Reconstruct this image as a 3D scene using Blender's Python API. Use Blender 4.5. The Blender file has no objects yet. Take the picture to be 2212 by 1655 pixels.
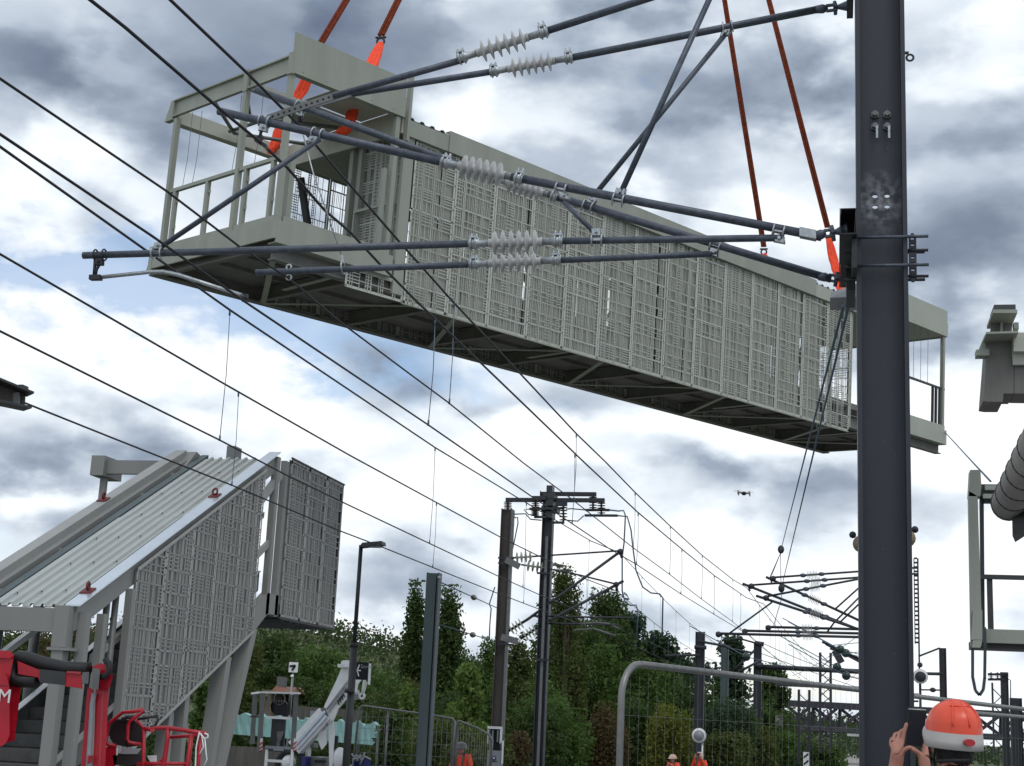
import bpy, bmesh, math, random
import numpy as np
from mathutils import Vector, Matrix
random.seed(7); RNG = np.random.default_rng(7)
S = bpy.context.scene; COL = S.collection
# ------------------------------------------------------------------ camera
# world: X right across the tracks, Y along the tracks, Z up; ground at 0, platform at 0.95, lens at 2.6 m
FPX, PCX, PCY = 3200.0, 1106.0, 827.5          # focal length and centre for a 2212 px wide picture
def _axes():
    v = np.array([1800 - PCX, 1590 - PCY, FPX]); n = np.cross(v, [1, .047, 0.]); n /= np.linalg.norm(n)
    if n[1] > 0: n = -n
    y = v/np.linalg.norm(v)
    return np.array([np.cross(y, n), y, n])
AX = _axes(); CAMP = np.array([0., 0., 2.6])
cam = bpy.data.cameras.new('camera'); camo = bpy.data.objects.new('camera', cam); COL.objects.link(camo)
cam.sensor_width = 36.0; cam.lens = FPX/2212*36; cam.clip_start = .1; cam.clip_end = 4000
_r, _u, _f = AX[:, 0], -AX[:, 1], AX[:, 2]
M4 = Matrix(((_r[0], _u[0], -_f[0], CAMP[0]), (_r[1], _u[1], -_f[1], CAMP[1]), (_r[2], _u[2], -_f[2], CAMP[2]), (0, 0, 0, 1)))
camo.matrix_world = M4; S.camera = camo
def ray(x, y): return AX @ np.array([(x-PCX)/FPX, (y-PCY)/FPX, 1.0])
def atY(x, y, Y): d = ray(x, y); return Vector(CAMP + d*(Y/d[1]))
def atX(x, y, X): d = ray(x, y); return Vector(CAMP + d*(X/d[0]))
def atZ(x, y, Z): d = ray(x, y); return Vector(CAMP + d*((Z-2.6)/d[2]))
# ------------------------------------------------------------------ exposure, world, sun
S.view_settings.view_transform = 'Standard'; S.view_settings.look = 'None'
S.view_settings.exposure = 0.1; S.view_settings.gamma = 1.0
SUN_EL, SUN_AZ = math.radians(56), math.radians(150)     # azimuth from +Y towards +X
W = bpy.data.worlds.new('World'); S.world = W; W.use_nodes = True
def build_world():
    nt = W.node_tree; N = nt.nodes; L = nt.links; N.clear()
    def nd(t, **k):
        n = N.new(t)
        for a, b in k.items(): setattr(n, a, b)
        return n
    def mth(op, a, b=None, c=None, clamp=False):
        n = nd('ShaderNodeMath', operation=op); n.use_clamp = clamp
        for i, v in enumerate((a, b, c)):
            if v is None: continue
            if isinstance(v, (int, float)): n.inputs[i].default_value = v
            else: L.new(v, n.inputs[i])
        return n.outputs[0]
    tc = nd('ShaderNodeTexCoord'); D = tc.outputs['Generated']
    sep = nd('ShaderNodeSeparateXYZ'); L.new(D, sep.inputs[0])
    az = mth('ARCTAN2', sep.outputs[0], sep.outputs[1]); el = mth('ARCSINE', sep.outputs[2])
    # cloud texture: noise on the sky direction, flattened
    mp = nd('ShaderNodeMapping'); L.new(D, mp.inputs[0]); mp.inputs['Scale'].default_value = (1, 1, 1.9)
    n1 = nd('ShaderNodeTexNoise'); L.new(mp.outputs[0], n1.inputs['Vector'])
    n1.inputs['Scale'].default_value = 5.2; n1.inputs['Detail'].default_value = 7; n1.inputs['Roughness'].default_value = .5
    n1.inputs['Distortion'].default_value = .25
    n2 = nd('ShaderNodeTexNoise'); L.new(mp.outputs[0], n2.inputs['Vector'])
    n2.inputs['Scale'].default_value = 22; n2.inputs['Detail'].default_value = 8; n2.inputs['Roughness'].default_value = .6
    n3 = nd('ShaderNodeTexNoise'); L.new(mp.outputs[0], n3.inputs['Vector'])
    n3.inputs['Scale'].default_value = 11; n3.inputs['Detail'].default_value = 6
    s3 = nd('ShaderNodeSeparateColor'); L.new(n3.outputs['Color'], s3.inputs[0])
    az2 = mth('ADD', az, mth('MULTIPLY', mth('SUBTRACT', s3.outputs[0], .5), .16))
    el2 = mth('ADD', el, mth('MULTIPLY', mth('SUBTRACT', s3.outputs[1], .5), .11))
    def blob(px, py, rx, ry, w):
        d = ray(px, py); d = d/np.linalg.norm(d)
        a0, e0 = math.atan2(d[0], d[1]), math.asin(d[2])
        u = mth('MULTIPLY', mth('SUBTRACT', az2, a0), FPX/rx); v = mth('MULTIPLY', mth('SUBTRACT', el2, e0), FPX/ry)
        q = mth('ADD', mth('MULTIPLY', u, u), mth('MULTIPLY', v, v))
        return mth('MULTIPLY', mth('POWER', 2.718, mth('MULTIPLY', q, -1)), w)
    acc = mth('ADD', mth('MULTIPLY', mth('SUBTRACT', n1.outputs['Fac'], .5), .60), .655)
    acc = mth('ADD', acc, mth('MULTIPLY', mth('SUBTRACT', n2.outputs['Fac'], .5), .13))
    # lit upper edges and grey bases: density here against density a little higher up
    def dens(off):
        m_ = nd('ShaderNodeMapping'); L.new(mp.outputs[0], m_.inputs[0]); m_.inputs['Location'].default_value = off
        n_ = nd('ShaderNodeTexNoise'); L.new(m_.outputs[0], n_.inputs['Vector']); n_.inputs['Scale'].default_value = 6.0; n_.inputs['Detail'].default_value = 8; n_.inputs['Roughness'].default_value = .5
        r_ = nd('ShaderNodeMapRange', interpolation_type='SMOOTHSTEP'); L.new(n_.outputs['Fac'], r_.inputs[0]); r_.inputs[1].default_value = .44; r_.inputs[2].default_value = .56
        return r_.outputs[0]
    acc = mth('ADD', acc, mth('MULTIPLY', mth('SUBTRACT', dens((0, 0, 0)), dens((-.02, 0, .07))), .21))
    for b in CLOUDS: acc = mth('ADD', acc, blob(*b[:4], b[4]*(.72 if b[4] < 0 else .9)))
    rmp = nd('ShaderNodeValToRGB'); L.new(acc, rmp.inputs[0]); cr = rmp.color_ramp
    stops = [(0, (.12, .155, .235)), (.22, (.20, .245, .33)), (.42, (.34, .405, .50)), (.58, (.55, .62, .71)), (.74, (.82, .89, .96)), (.88, (1.02, 1.04, 1.06))]
    while len(cr.elements) < len(stops): cr.elements.new(.5)
    for e, (p, c) in zip(cr.elements, stops): e.position = p; e.color = (*c, 1)
    sky = nd('ShaderNodeTexSky', sky_type='NISHITA'); sky.sun_disc = False
    sky.sun_elevation = SUN_EL; sky.sun_rotation = SUN_AZ; sky.altitude = 100; sky.dust_density = 1.0
    skb = nd('ShaderNodeVectorMath', operation='SCALE'); L.new(sky.outputs[0], skb.inputs[0]); skb.inputs['Scale'].default_value = 1.5
    # blue gaps
    bl = mth('MULTIPLY', mth('SUBTRACT', n2.outputs['Fac'], .5), 1.6)
    for b in BLUES: bl = mth('ADD', bl, blob(*b))
    bl = mth('SUBTRACT', bl, .22); bl = mth('MULTIPLY', mth('MULTIPLY', bl, 1.9, clamp=True), .72)
    cl = nd('ShaderNodeVectorMath', operation='SCALE'); L.new(rmp.outputs[0], cl.inputs[0]); cl.inputs['Scale'].default_value = 1/.1
    mx = nd('ShaderNodeMix', data_type='RGBA'); L.new(bl, mx.inputs['Factor'])
    L.new(cl.outputs[0], mx.inputs[6]); L.new(skb.outputs[0], mx.inputs[7])
    bg = nd('ShaderNodeBackground'); bg.inputs['Strength'].default_value = .1; L.new(mx.outputs[2], bg.inputs[0])
    out = nd('ShaderNodeOutputWorld'); L.new(bg.outputs[0], out.inputs[0])
CLOUDS = [(380, 200, 330, 110, -.46), (600, 50, 460, 130, -.34), (240, 130, 300, 120, -.15), (120, 60, 260, 90, .05), (1050, 60, 500, 130, -.34), (1290, 170, 260, 90, -.22),
 (1640, 150, 170, 110, -.60), (1760, 250, 120, 110, -.25), (1640, 330, 170, 80, .22), (1150, 270, 220, 70, .12), (1780, 420, 120, 130, .25), (2090, 60, 160, 160, .0), (2090, 200, 200, 120, -.12),
 (2110, 520, 230, 190, -.74), (2060, 330, 180, 100, .0), (2120, 860, 160, 140, .45), (150, 480, 320, 130, .18), (300, 740, 420, 130, .38), (820, 640, 240, 120, .25),
 (880, 850, 260, 70, -.30), (1230, 820, 200, 60, -.22), (1560, 920, 190, 60, .30), (1650, 1010, 260, 45, -.26), (1150, 930, 300, 60, .30),
 (170, 1005, 300, 55, -.30), (60, 1085, 120, 45, .40), (270, 1095, 130, 50, -.28), (880, 1080, 260, 80, .35), (870, 1240, 190, 65, -.36), (900, 1385, 260, 70, .38),
 (1450, 1130, 260, 90, .32), (1550, 1250, 300, 70, .12), (1600, 1400, 340, 90, .25), (2050, 1200, 240, 200, .30), (2060, 1010, 260, 60, .1), (1106, 1330, 1500, 330, .03), (200, 420, 420, 130, .14), (330, 880, 420, 120, .12)]
BLUES = [(560, 690, 420, 95, .80), (30, 560, 240, 90, .66), (280, 575, 260, 60, .5), (740, 770, 300, 60, .5), (1700, 1470, 300, 90, .55), (60, 1240, 260, 80, .35), (1150, 850, 260, 50, .3)]
build_world()
sun = bpy.data.lights.new('sun', 'SUN'); sun.energy = .75; sun.angle = math.radians(16); sun.color = (1, .96, .9)
suno = bpy.data.objects.new('sun', sun); COL.objects.link(suno)
_sd = Vector((math.sin(SUN_AZ)*math.cos(SUN_EL), math.cos(SUN_AZ)*math.cos(SUN_EL), math.sin(SUN_EL)))
suno.rotation_euler = _sd.to_track_quat('Z', 'Y').to_euler(); suno.location = (0, 0, 60)
# ------------------------------------------------------------------ materials
def mat(name, col, rough=.6, metal=0., var=.12, scale=3., bump=0., bscale=40., spec=None, streak=False):
    m = bpy.data.materials.new(name); m.use_nodes = True; nt = m.node_tree; b = nt.nodes['Principled BSDF']
    b.inputs['Roughness'].default_value = rough; b.inputs['Metallic'].default_value = metal
    if spec is not None: b.inputs['Specular IOR Level'].default_value = spec
    tc = nt.nodes.new('ShaderNodeTexCoord'); v = tc.outputs['Object']
    if streak:
        mp = nt.nodes.new('ShaderNodeMapping'); nt.links.new(v, mp.inputs[0]); mp.inputs['Scale'].default_value = (1, 1, .12); v = mp.outputs[0]
    n = nt.nodes.new('ShaderNodeTexNoise'); n.inputs['Scale'].default_value = scale; n.inputs['Detail'].default_value = 6; n.inputs['Roughness'].default_value = .65
    nt.links.new(v, n.inputs['Vector'])
    mr = nt.nodes.new('ShaderNodeMapRange'); mr.inputs[1].default_value = .3; mr.inputs[2].default_value = .7
    mr.inputs[3].default_value = 1-var; mr.inputs[4].default_value = 1+var; nt.links.new(n.outputs[0], mr.inputs[0])
    vm = nt.nodes.new('ShaderNodeVectorMath'); vm.operation = 'SCALE'; vm.inputs[0].default_value = col[:3]
    nt.links.new(mr.outputs[0], vm.inputs['Scale']); nt.links.new(vm.outputs[0], b.inputs['Base Color'])
    if bump:
        n2 = nt.nodes.new('ShaderNodeTexNoise'); n2.inputs['Scale'].default_value = bscale; n2.inputs['Detail'].default_value = 4
        nt.links.new(tc.outputs['Object'], n2.inputs['Vector'])
        bp = nt.nodes.new('ShaderNodeBump'); bp.inputs['Strength'].default_value = bump; bp.inputs['Distance'].default_value = .02
        nt.links.new(n2.outputs[0], bp.inputs['Height']); nt.links.new(bp.outputs[0], b.inputs['Normal'])
    return m
def leafmat(name, col, var=.35):
    m = mat(name, col, .65, 0, var, 1.4, spec=.2); b = m.node_tree.nodes['Principled BSDF']
    return m
M = dict(
 paint=mat('grey_green_paint', (.305, .322, .275), .5, 0, .13, 2.2, bump=.04, bscale=30, streak=True),
 paint_light=mat('pale_and_sky_lit_grey_green_paint', (.40, .42, .365), .5, 0, .06, 1.2),  # pale bars; on the span's right end, sky light and haze painted in
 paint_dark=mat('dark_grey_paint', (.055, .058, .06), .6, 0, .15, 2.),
 soffit=mat('soffit_panel', (.45, .455, .40), .6, 0, .08, 1.5),
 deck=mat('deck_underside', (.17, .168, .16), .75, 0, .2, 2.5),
 mesh=mat('perforated_sheet', (.49, .505, .455), .5, 0, .07, 1.0),
 spaint=mat('dimmed_neutral_grey_primer', (.245, .247, .238), .55, 0, .08, 1.5, streak=True), spaint_light=mat('dimmed_light_grey_primer', (.30, .305, .295), .5, 0, .08, 1.5),  # stair's own neutral grey, darkened to paint in the weaker light there
 smesh=mat('grey_perforated_sheet', (.37, .372, .36), .5, 0, .08, 1.2), slining=mat('grey_backing_sheet', (.225, .227, .218), .6, 0, .15, 1.4),  # stair mesh and backing carry the same painted dimming
 lining=mat('inner_lining', (.28, .285, .255), .6, 0, .18, 1.6),
 roofsheet=mat('corrugated_roof_sheet', (.405, .43, .415), .38, .15, .07, 1.5, streak=True),
 flash=mat('bright_flashing', (.62, .67, .73), .25, .6, .06, 2),
 galv=mat('galvanised_tube', (.085, .10, .13), .45, .25, .3, 22, bump=.1, bscale=60),
 galvl=mat('galvanised_fitting', (.42, .45, .47), .38, .6, .25, 30),
 mast=mat('dark_mast_paint', (.032, .036, .048), .45, .1, .15, 2.5, streak=True),
 iron=mat('dark_iron', (.035, .037, .045), .5, .3, .3, 10),
 beamsteel=mat('brown_grey_beam', (.17, .162, .15), .6, .1, .25, 3, streak=True), ruststeel=mat('weathered_steel', (.075, .065, .06), .7, .2, .35, 3, streak=True),
 bluegreen=mat('blue_grey_steel', (.085, .115, .12), .5, .2, .15, 2, streak=True),
 ins=mat('grey_composite_insulator', (.50, .50, .50), .5, 0, .08, 12),
 insd=mat('brown_porcelain', (.09, .07, .06), .25, 0, .2, 12),
 glassins=mat('pale_glass_insulator', (.42, .45, .38), .15, 0, .2, 12),
 wire=mat('copper_wire_dark', (.010, .010, .016), .6, .0, .2, 4),
 thin=mat('thin_wire', (.10, .15, .20), .5, .4, .1, 4),
 rope=mat('red_brown_rope', (.30, .055, .022), .8, 0, .5, 14, bump=.4),
 orange=mat('orange_sling', (.95, .08, .025), .75, 0, .16, 10, bump=.5, bscale=18),
 hivis=mat('hi_vis_orange', (.95, .09, .03), .7, 0, .2, 7, bump=.4, bscale=12),
 red=mat('red_lift_paint', (.43, .010, .025), .35, 0, .2, 3),
 black=mat('black_rubber', (.014, .014, .016), .6, 0, .3, 8),
 darkgrey=mat('dark_grey_metal', (.05, .052, .055), .5, .2, .2, 5),
 midgrey=mat('mid_grey_metal', (.16, .165, .165), .5, .3, .2, 5),
 white=mat('white_paint', (.84, .85, .85), .4, 0, .08, 3),
 chrome=mat('steel_rail', (.55, .60, .68), .2, .8, .1, 5),
 blue=mat('blue_plastic', (.02, .025, .16), .45, 0, .2, 5),
 teal=mat('teal_tarpaulin', (.25, .44, .43), .6, 0, .15, 2, bump=.3, bscale=6),
 wood=mat('weathered_wood', (.10, .095, .085), .85, 0, .35, 6, streak=True),
 skin=mat('skin', (.42, .19, .14), .55, 0, .1, 20), hair=mat('dark_hair', (.012, .01, .01), .6, 0, .3, 60, bump=.5, bscale=200),
 trousers=mat('dark_trousers', (.03, .035, .05), .8), shirt=mat('grey_shirt', (.13, .13, .135), .85, 0, .15, 20),
 helmet=mat('red_orange_helmet', (.80, .085, .035), .33, 0, .1, 6), helmetw=mat('pale_band', (.55, .52, .50), .5, 0, .1, 6), emblem=mat('red_emblem', (.42, .02, .03), .4),
 graycap=mat('grey_helmet', (.10, .10, .10), .3), concrete=mat('concrete', (.30, .29, .27), .85, 0, .2, 2, bump=.2), ballast=mat('ballast_ground', (.30, .285, .26), .95, 0, .4, 1.2, bump=.6),
 grass=mat('rough_grass', (.075, .095, .03), .95, 0, .5, .7, bump=.5, bscale=8), asphalt=mat('platform_asphalt', (.16, .16, .155), .9, 0, .2, 2, bump=.3),
 rail=mat('rail_steel', (.10, .075, .06), .5, .5, .3, 5), tread=mat('dark_stair_tread', (.085, .085, .085), .8, 0, .25, 5, bump=.3),
 rustplate=mat('oxide_red_plate', (.13, .02, .02), .6, 0, .2, 6), bark=mat('bark', (.09, .07, .05), .9, 0, .35, 6, bump=.6), roofred=mat('orange_roof_tile', (.19, .075, .042), .8, 0, .3, 4),
 glass=mat('pale_pane', (.75, .8, .85), .1), brown=mat('brown_house_wall', (.22, .17, .12), .8), greendisc=mat('green_glass_disc', (.012, .035, .032), .2, 0, .2, 9),
 truss=mat('dark_truss_paint', (.035, .032, .045), .6, .1, .2, 1.5), gutter=mat('zinc_gutter', (.30, .285, .265), .6, .0, .25, 4), greyrail=mat('grey_fence_tube', (.22, .22, .215), .42, .5, .2, 9),
 helm_y=mat('pale_helmet', (.60, .42, .33), .4), sign=mat('sign_grey', (.28, .29, .32), .4), signw=mat('sign_white', (.78, .79, .80), .4), screen=mat('dark_screen', (.012, .013, .02), .35, spec=.25),
 redw=mat('red_hazard_paint', (.45, .05, .06), .5), horn=mat('beige_horn', (.30, .23, .15), .4, 0, .15, 9), strap=mat('dark_strap', (.05, .06, .07), .8),
)

def _scuff():
    """a pale sprayed scuff round the bolt holes of the near mast and chips along its web"""
    m = M['mast'].copy(); m.name = 'scuffed_mast_paint'; nt = m.node_tree; b = nt.nodes['Principled BSDF']; src = b.inputs['Base Color'].links[0].from_socket
    tc = nt.nodes.new('ShaderNodeTexCoord'); d = nt.nodes.new('ShaderNodeVectorMath'); d.operation = 'DISTANCE'; nt.links.new(tc.outputs['Object'], d.inputs[0]); d.inputs[1].default_value = (-.02, 0, 5.30)
    r = nt.nodes.new('ShaderNodeMapRange'); nt.links.new(d.outputs['Value'], r.inputs[0]); r.inputs[1].default_value = .03; r.inputs[2].default_value = .26; r.inputs[3].default_value = 1.0; r.inputs[4].default_value = 0
    n = nt.nodes.new('ShaderNodeTexNoise'); n.inputs['Scale'].default_value = 16; n.inputs['Detail'].default_value = 9; nt.links.new(tc.outputs['Object'], n.inputs['Vector'])
    mu = nt.nodes.new('ShaderNodeMath'); mu.operation = 'MULTIPLY_ADD'; nt.links.new(n.outputs[0], mu.inputs[0]); mu.inputs[1].default_value = 3.2; mu.inputs[2].default_value = -1.35
    m2 = nt.nodes.new('ShaderNodeMath'); m2.operation = 'MULTIPLY'; m2.use_clamp = True; nt.links.new(mu.outputs[0], m2.inputs[0]); nt.links.new(r.outputs[0], m2.inputs[1])
    n2 = nt.nodes.new('ShaderNodeTexNoise'); n2.inputs['Scale'].default_value = 34; n2.inputs['Detail'].default_value = 5; nt.links.new(tc.outputs['Object'], n2.inputs['Vector'])
    c2 = nt.nodes.new('ShaderNodeMapRange'); nt.links.new(n2.outputs[0], c2.inputs[0]); c2.inputs[1].default_value = .70; c2.inputs[2].default_value = .76; c2.inputs[4].default_value = .35
    ad = nt.nodes.new('ShaderNodeMath'); ad.operation = 'ADD'; ad.use_clamp = True; nt.links.new(m2.outputs[0], ad.inputs[0]); nt.links.new(c2.outputs[0], ad.inputs[1])
    mx = nt.nodes.new('ShaderNodeMix'); mx.data_type = 'RGBA'; nt.links.new(ad.outputs[0], mx.inputs['Factor']); nt.links.new(src, mx.inputs[6]); mx.inputs[7].default_value = (.38, .39, .42, 1); nt.links.new(mx.outputs[2], b.inputs['Base Color']); M['mastweb'] = m
_scuff()
# ------------------------------------------------------------------ mesh helpers
V = Vector
class MB:
    def __init__(s): s.v = []; s.f = []; s.mi = []; s.cur = 0; s.sm = []
    def add(s, vs, fs, smooth=False):
        o = len(s.v); s.v += [tuple(p) for p in vs]
        for f in fs: s.f.append(tuple(i+o for i in f)); s.mi.append(s.cur); s.sm.append(smooth)
        return s
    def slot(s, i): s.cur = i; return s
    BF = [(0, 1, 3, 2), (4, 6, 7, 5), (0, 4, 5, 1), (2, 3, 7, 6), (0, 2, 6, 4), (1, 5, 7, 3)]
    def box(s, a, b):          # two opposite corners
        xs, ys, zs = [sorted((a[i], b[i])) for i in range(3)]
        return s.add([(x, y, z) for x in xs for y in ys for z in zs], s.BF)
    def obox(s, c, ax, ay, az):  # centre and half-axis vectors
        c, ax, ay, az = V(c), V(ax), V(ay), V(az)
        return s.add([c+ax*i+ay*j+az*k for i in (-1, 1) for j in (-1, 1) for k in (-1, 1)], s.BF)
    def beam(s, p, q, w, h, up=(0, 0, 1)):
        p, q = V(p), V(q); d = q-p; L = d.length; d = d/L; up = V(up)
        if abs(d.dot(up)) > .98: up = V((0, 1, 0)) if abs(d.y) < .9 else V((1, 0, 0))
        sd = d.cross(up).normalized(); u = sd.cross(d)
        return s.obox((p+q)/2, d*(L/2), sd*(w/2), u*(h/2))
    def ibeam(s, p, q, w, h, t=.02, up=(0, 0, 1), web=None):
        p, q = V(p), V(q); d = (q-p).normalized(); up = V(up)
        if abs(d.dot(up)) > .98: up = V((1, 0, 0))
        sd = d.cross(up).normalized(); u = sd.cross(d); o = u*(h/2-t/2)
        s.beam(p+o, q+o, w, t, u); s.beam(p-o, q-o, w, t, u)
        return s.beam(p, q, web or t*.7, h-2*t-.001, u)
    def tube(s, pts, r, n=8, caps=True, smooth=True):
        pts = [V(p) for p in pts]; rr = r if isinstance(r, (list, tuple)) else [r]*len(pts)
        vs = []; ref = None
        for i, p in enumerate(pts):
            t = (pts[min(i+1, len(pts)-1)]-pts[max(i-1, 0)]).normalized()
            if ref is None:
                ref = V((0, 0, 1)) if abs(t.z) < .9 else V((1, 0, 0))
            a = (ref-t*ref.dot(t)).normalized(); ref = a; b = t.cross(a)
            vs += [p+(a*math.cos(2*math.pi*k/n)+b*math.sin(2*math.pi*k/n))*rr[i] for k in range(n)]
        fs = [(i*n+k, i*n+(k+1) % n, (i+1)*n+(k+1) % n, (i+1)*n+k) for i in range(len(pts)-1) for k in range(n)]
        s.add(vs, fs, smooth)
        if caps:
            m = len(pts)-1; o = len(s.v)-len(vs)
            for f in (tuple(range(n))[::-1], tuple(m*n+k for k in range(n))):
                s.f.append(tuple(i+o for i in f)); s.mi.append(s.cur); s.sm.append(False)
        return s
    def lathe(s, p, q, prof, n=14, smooth=True):   # prof: (fraction along p->q, radius)
        p, q = V(p), V(q); d = (q-p); t = d.normalized(); ref = V((0, 0, 1)) if abs(t.z) < .9 else V((1, 0, 0))
        a = (ref-t*ref.dot(t)).normalized(); b = t.cross(a); vs = []
        for fr, r in prof: vs += [p+d*fr+(a*math.cos(2*math.pi*k/n)+b*math.sin(2*math.pi*k/n))*max(r, 1e-4) for k in range(n)]
        fs = [(i*n+k, i*n+(k+1) % n, (i+1)*n+(k+1) % n, (i+1)*n+k) for i in range(len(prof)-1) for k in range(n)]
        fs += [tuple(range(n))[::-1], tuple((len(prof)-1)*n+k for k in range(n))]
        return s.add(vs, fs, smooth)
    def prism(s, poly, off):   # polygon extruded by vector
        poly = [V(p) for p in poly]; off = V(off); n = len(poly)
        return s.add(poly+[p+off for p in poly], [tuple(range(n))[::-1], tuple(range(n, 2*n))]+[(i, (i+1) % n, n+(i+1) % n, n+i) for i in range(n)])
    def ring(s, c, nrm, R, r, n=14, m=6, a0=0, a1=2*math.pi):
        nrm = V(nrm).normalized(); ref = V((0, 0, 1)) if abs(nrm.z) < .9 else V((1, 0, 0)); a = (ref-nrm*ref.dot(nrm)).normalized(); b = nrm.cross(a)
        return s.tube([V(c)+(a*math.cos(t)+b*math.sin(t))*R for t in np.linspace(a0, a1, n)], r, m)
    def ball(s, c, r, n=12, m=8, sc=(1, 1, 1)):
        c = V(c); vs = []
        for i in range(m+1):
            th = math.pi*i/m
            for k in range(n):
                ph = 2*math.pi*k/n; vs.append(c+V((math.sin(th)*math.cos(ph)*sc[0], math.sin(th)*math.sin(ph)*sc[1], math.cos(th)*sc[2]))*r)
        return s.add(vs, [(i*n+k, (i+1)*n+k, (i+1)*n+(k+1) % n, i*n+(k+1) % n) for i in range(m) for k in range(n)], True)
    def build(s, name, ms, parent=None, local=False):
        me = bpy.data.meshes.new(name); vs = np.array(s.v, float)
        root = parent
        if root is None:
            lo, hi = vs.min(0), vs.max(0); o = np.array([(lo[0]+hi[0])/2, (lo[1]+hi[1])/2, lo[2]]); vs = vs-o
        elif not local:
            Mi = np.array(INV[root.name]); vs = vs@Mi[:3, :3].T+Mi[:3, 3]
        me.from_pydata(vs.tolist(), [], s.f); me.update()
        for m in (ms if isinstance(ms, (list, tuple)) else [ms]): me.materials.append(M[m] if isinstance(m, str) else m)
        me.polygons.foreach_set('material_index', s.mi); me.polygons.foreach_set('use_smooth', s.sm)
        ob = bpy.data.objects.new(name, me); COL.objects.link(ob)
        if root is None: ob.location = o; INV[ob.name] = Matrix.Translation(V(-o))
        else: ob.parent = root; INV[ob.name] = INV[root.name]
        return ob
INV = {}
def tag(o, label, cat, group=None, kind=None):
    o['label'] = label; o['category'] = cat
    if group: o['group'] = group
    if kind: o['kind'] = kind
    return o
def thing(name, label, cat, loc=(0, 0, 0), group=None, mtx=None):
    o = bpy.data.objects.new(name, None); COL.objects.link(o); o.empty_display_size = .2
    m = mtx if mtx is not None else Matrix.Translation(V(loc))
    o.matrix_world = m; INV[o.name] = m.inverted()
    return tag(o, label, cat, group)
def struct(o): o['kind'] = 'structure'; return o
def cp(o, parent=None, loc=None):
    c = o.copy(); COL.objects.link(c); c.parent = parent; INV[c.name] = INV[o.name]
    if loc is not None: c.location = loc
    return c
def tree_copy(o, loc, rz=0, sc=1, label=None):
    c = o.copy(); COL.objects.link(c); c.location = loc; c.rotation_euler = (0, 0, rz); c.scale = (sc,)*3 if not hasattr(sc, '__len__') else sc
    if label: c['label'] = label
    for k in o.children: d = k.copy(); COL.objects.link(d); d.parent = c
    return c
def away(p, th): q = V((p[0]-CAMP[0], p[1]-CAMP[1], 0)); return q.normalized()*th
def pix(p):
    c = AX.T @ (np.array(p)-CAMP); return PCX+FPX*c[0]/c[2], PCY+FPX*c[1]/c[2]
def lerp(a, b, t): return V(a)+(V(b)-V(a))*t
def insulator(mb, p, q, nshed, R, core=.028, n=16):
    prof = [(0, core*1.15), (.03, core*1.15)]
    for i in range(nshed):
        a = .05+.9*i/nshed; w = .9/nshed
        prof += [(a, core), (a+w*.26, core*1.05), (a+w*.50, R*1.0), (a+w*.56, R*1.06), (a+w*.62, R*.99), (a+w*.74, core*1.15)]
    prof += [(.97, core), (.97, core*1.15), (1, core*1.15)]
    mb.lathe(p, q, prof, n)
def clip_poly(poly, cx0, cx1, cy0, cy1):
    def cut(P, ax, val, keep_gt):
        out = []
        for i in range(len(P)):
            a, b = P[i], P[(i+1) % len(P)]
            ia = (a[ax] >= val) == keep_gt or a[ax] == val; ib = (b[ax] >= val) == keep_gt or b[ax] == val
            if ia: out.append(a)
            if ia != ib:
                t = (val-a[ax])/(b[ax]-a[ax]); out.append((a[0]+(b[0]-a[0])*t, a[1]+(b[1]-a[1])*t))
        return out
    P = list(poly)
    for ax, val, gt in ((0, cx0, True), (0, cx1, False), (1, cy0, True), (1, cy1, False)):
        if len(P) < 3: return []
        P = cut(P, ax, val, gt)
    return P
def plaid(w, h, seed, dens=1.0):
    """rectangles (x0,x1,y0,y1) of an irregular tartan sheet: rims, long bars both ways, aligned bands of short rungs, fine uprights"""
    r = random.Random(seed); R = [(0, .04, 0, h), (w-.04, w, 0, h), (0, w, 0, .045), (0, w, h-.045, h)]
    xs = [.04]; x = .04; seq = [.13, .05, .06, .17, .05, .05, .20, .06, .10, .05, .05, .14]; i = r.randrange(12)
    while True:
        x += seq[i % 12]*r.uniform(.9, 1.1)/dens; i += 1
        if x > w-.09: break
        R.append((x, x+r.choice((.009, .010, .012, .02)), 0, h)); xs.append(x+.014)
    xs.append(w-.04)
    cols = [(xs[k], xs[k+1]) for k in range(len(xs)-1)]
    rung = [c for c in cols if r.random() < (.75 if c[1]-c[0] < .09 else .38)]; fine = [c for c in cols if c[1]-c[0] > .085 and c not in rung]
    y = .045; band = r.random() < .5
    while y < h-.06:
        bh = min(r.uniform(.20, .38)/dens**.5, h-.045-y)
        R.append((0, w, y+bh-.012, y+bh+r.choice((.004, .006, .016))))
        if band:
            n = max(2, int(bh/.046))
            for k in range(1, n):
                yy = y+bh*k/n
                if k % 4 == 2 and r.random() < .5: R.append((0, w, yy, yy+.013))
                else:
                    for c in rung: R.append((c[0], c[1], yy, yy+.015))
        else:
            for c in fine:
                n = int((c[1]-c[0])/.042)
                for k in range(1, n): xx = c[0]+(c[1]-c[0])*k/n; R.append((xx, xx+.008, y, y+bh))
            if bh > .24:
                for c in rung:
                    if c[1]-c[0] < .09:
                        for k in range(1, 4): yy = y+bh*k/4; R.append((c[0], c[1], yy, yy+.014))
        band = not band if r.random() < .85 else band; y += bh
    return R
def plaid_mesh(mb, org, ux, uy, w, h, seed, th=.006, poly=None, dens=1.0):
    org, ux, uy = V(org), V(ux), V(uy); nz = ux.cross(uy).normalized()*th
    for x0, x1, y0, y1 in plaid(w, h, seed, dens):
        P = [(x0, y0), (x1, y0), (x1, y1), (x0, y1)]
        if poly:
            P = clip_poly(poly, x0, x1, y0, y1)
            if len(P) < 3: continue
        mb.prism([org+ux*a+uy*b for a, b in P], nz)
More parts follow.
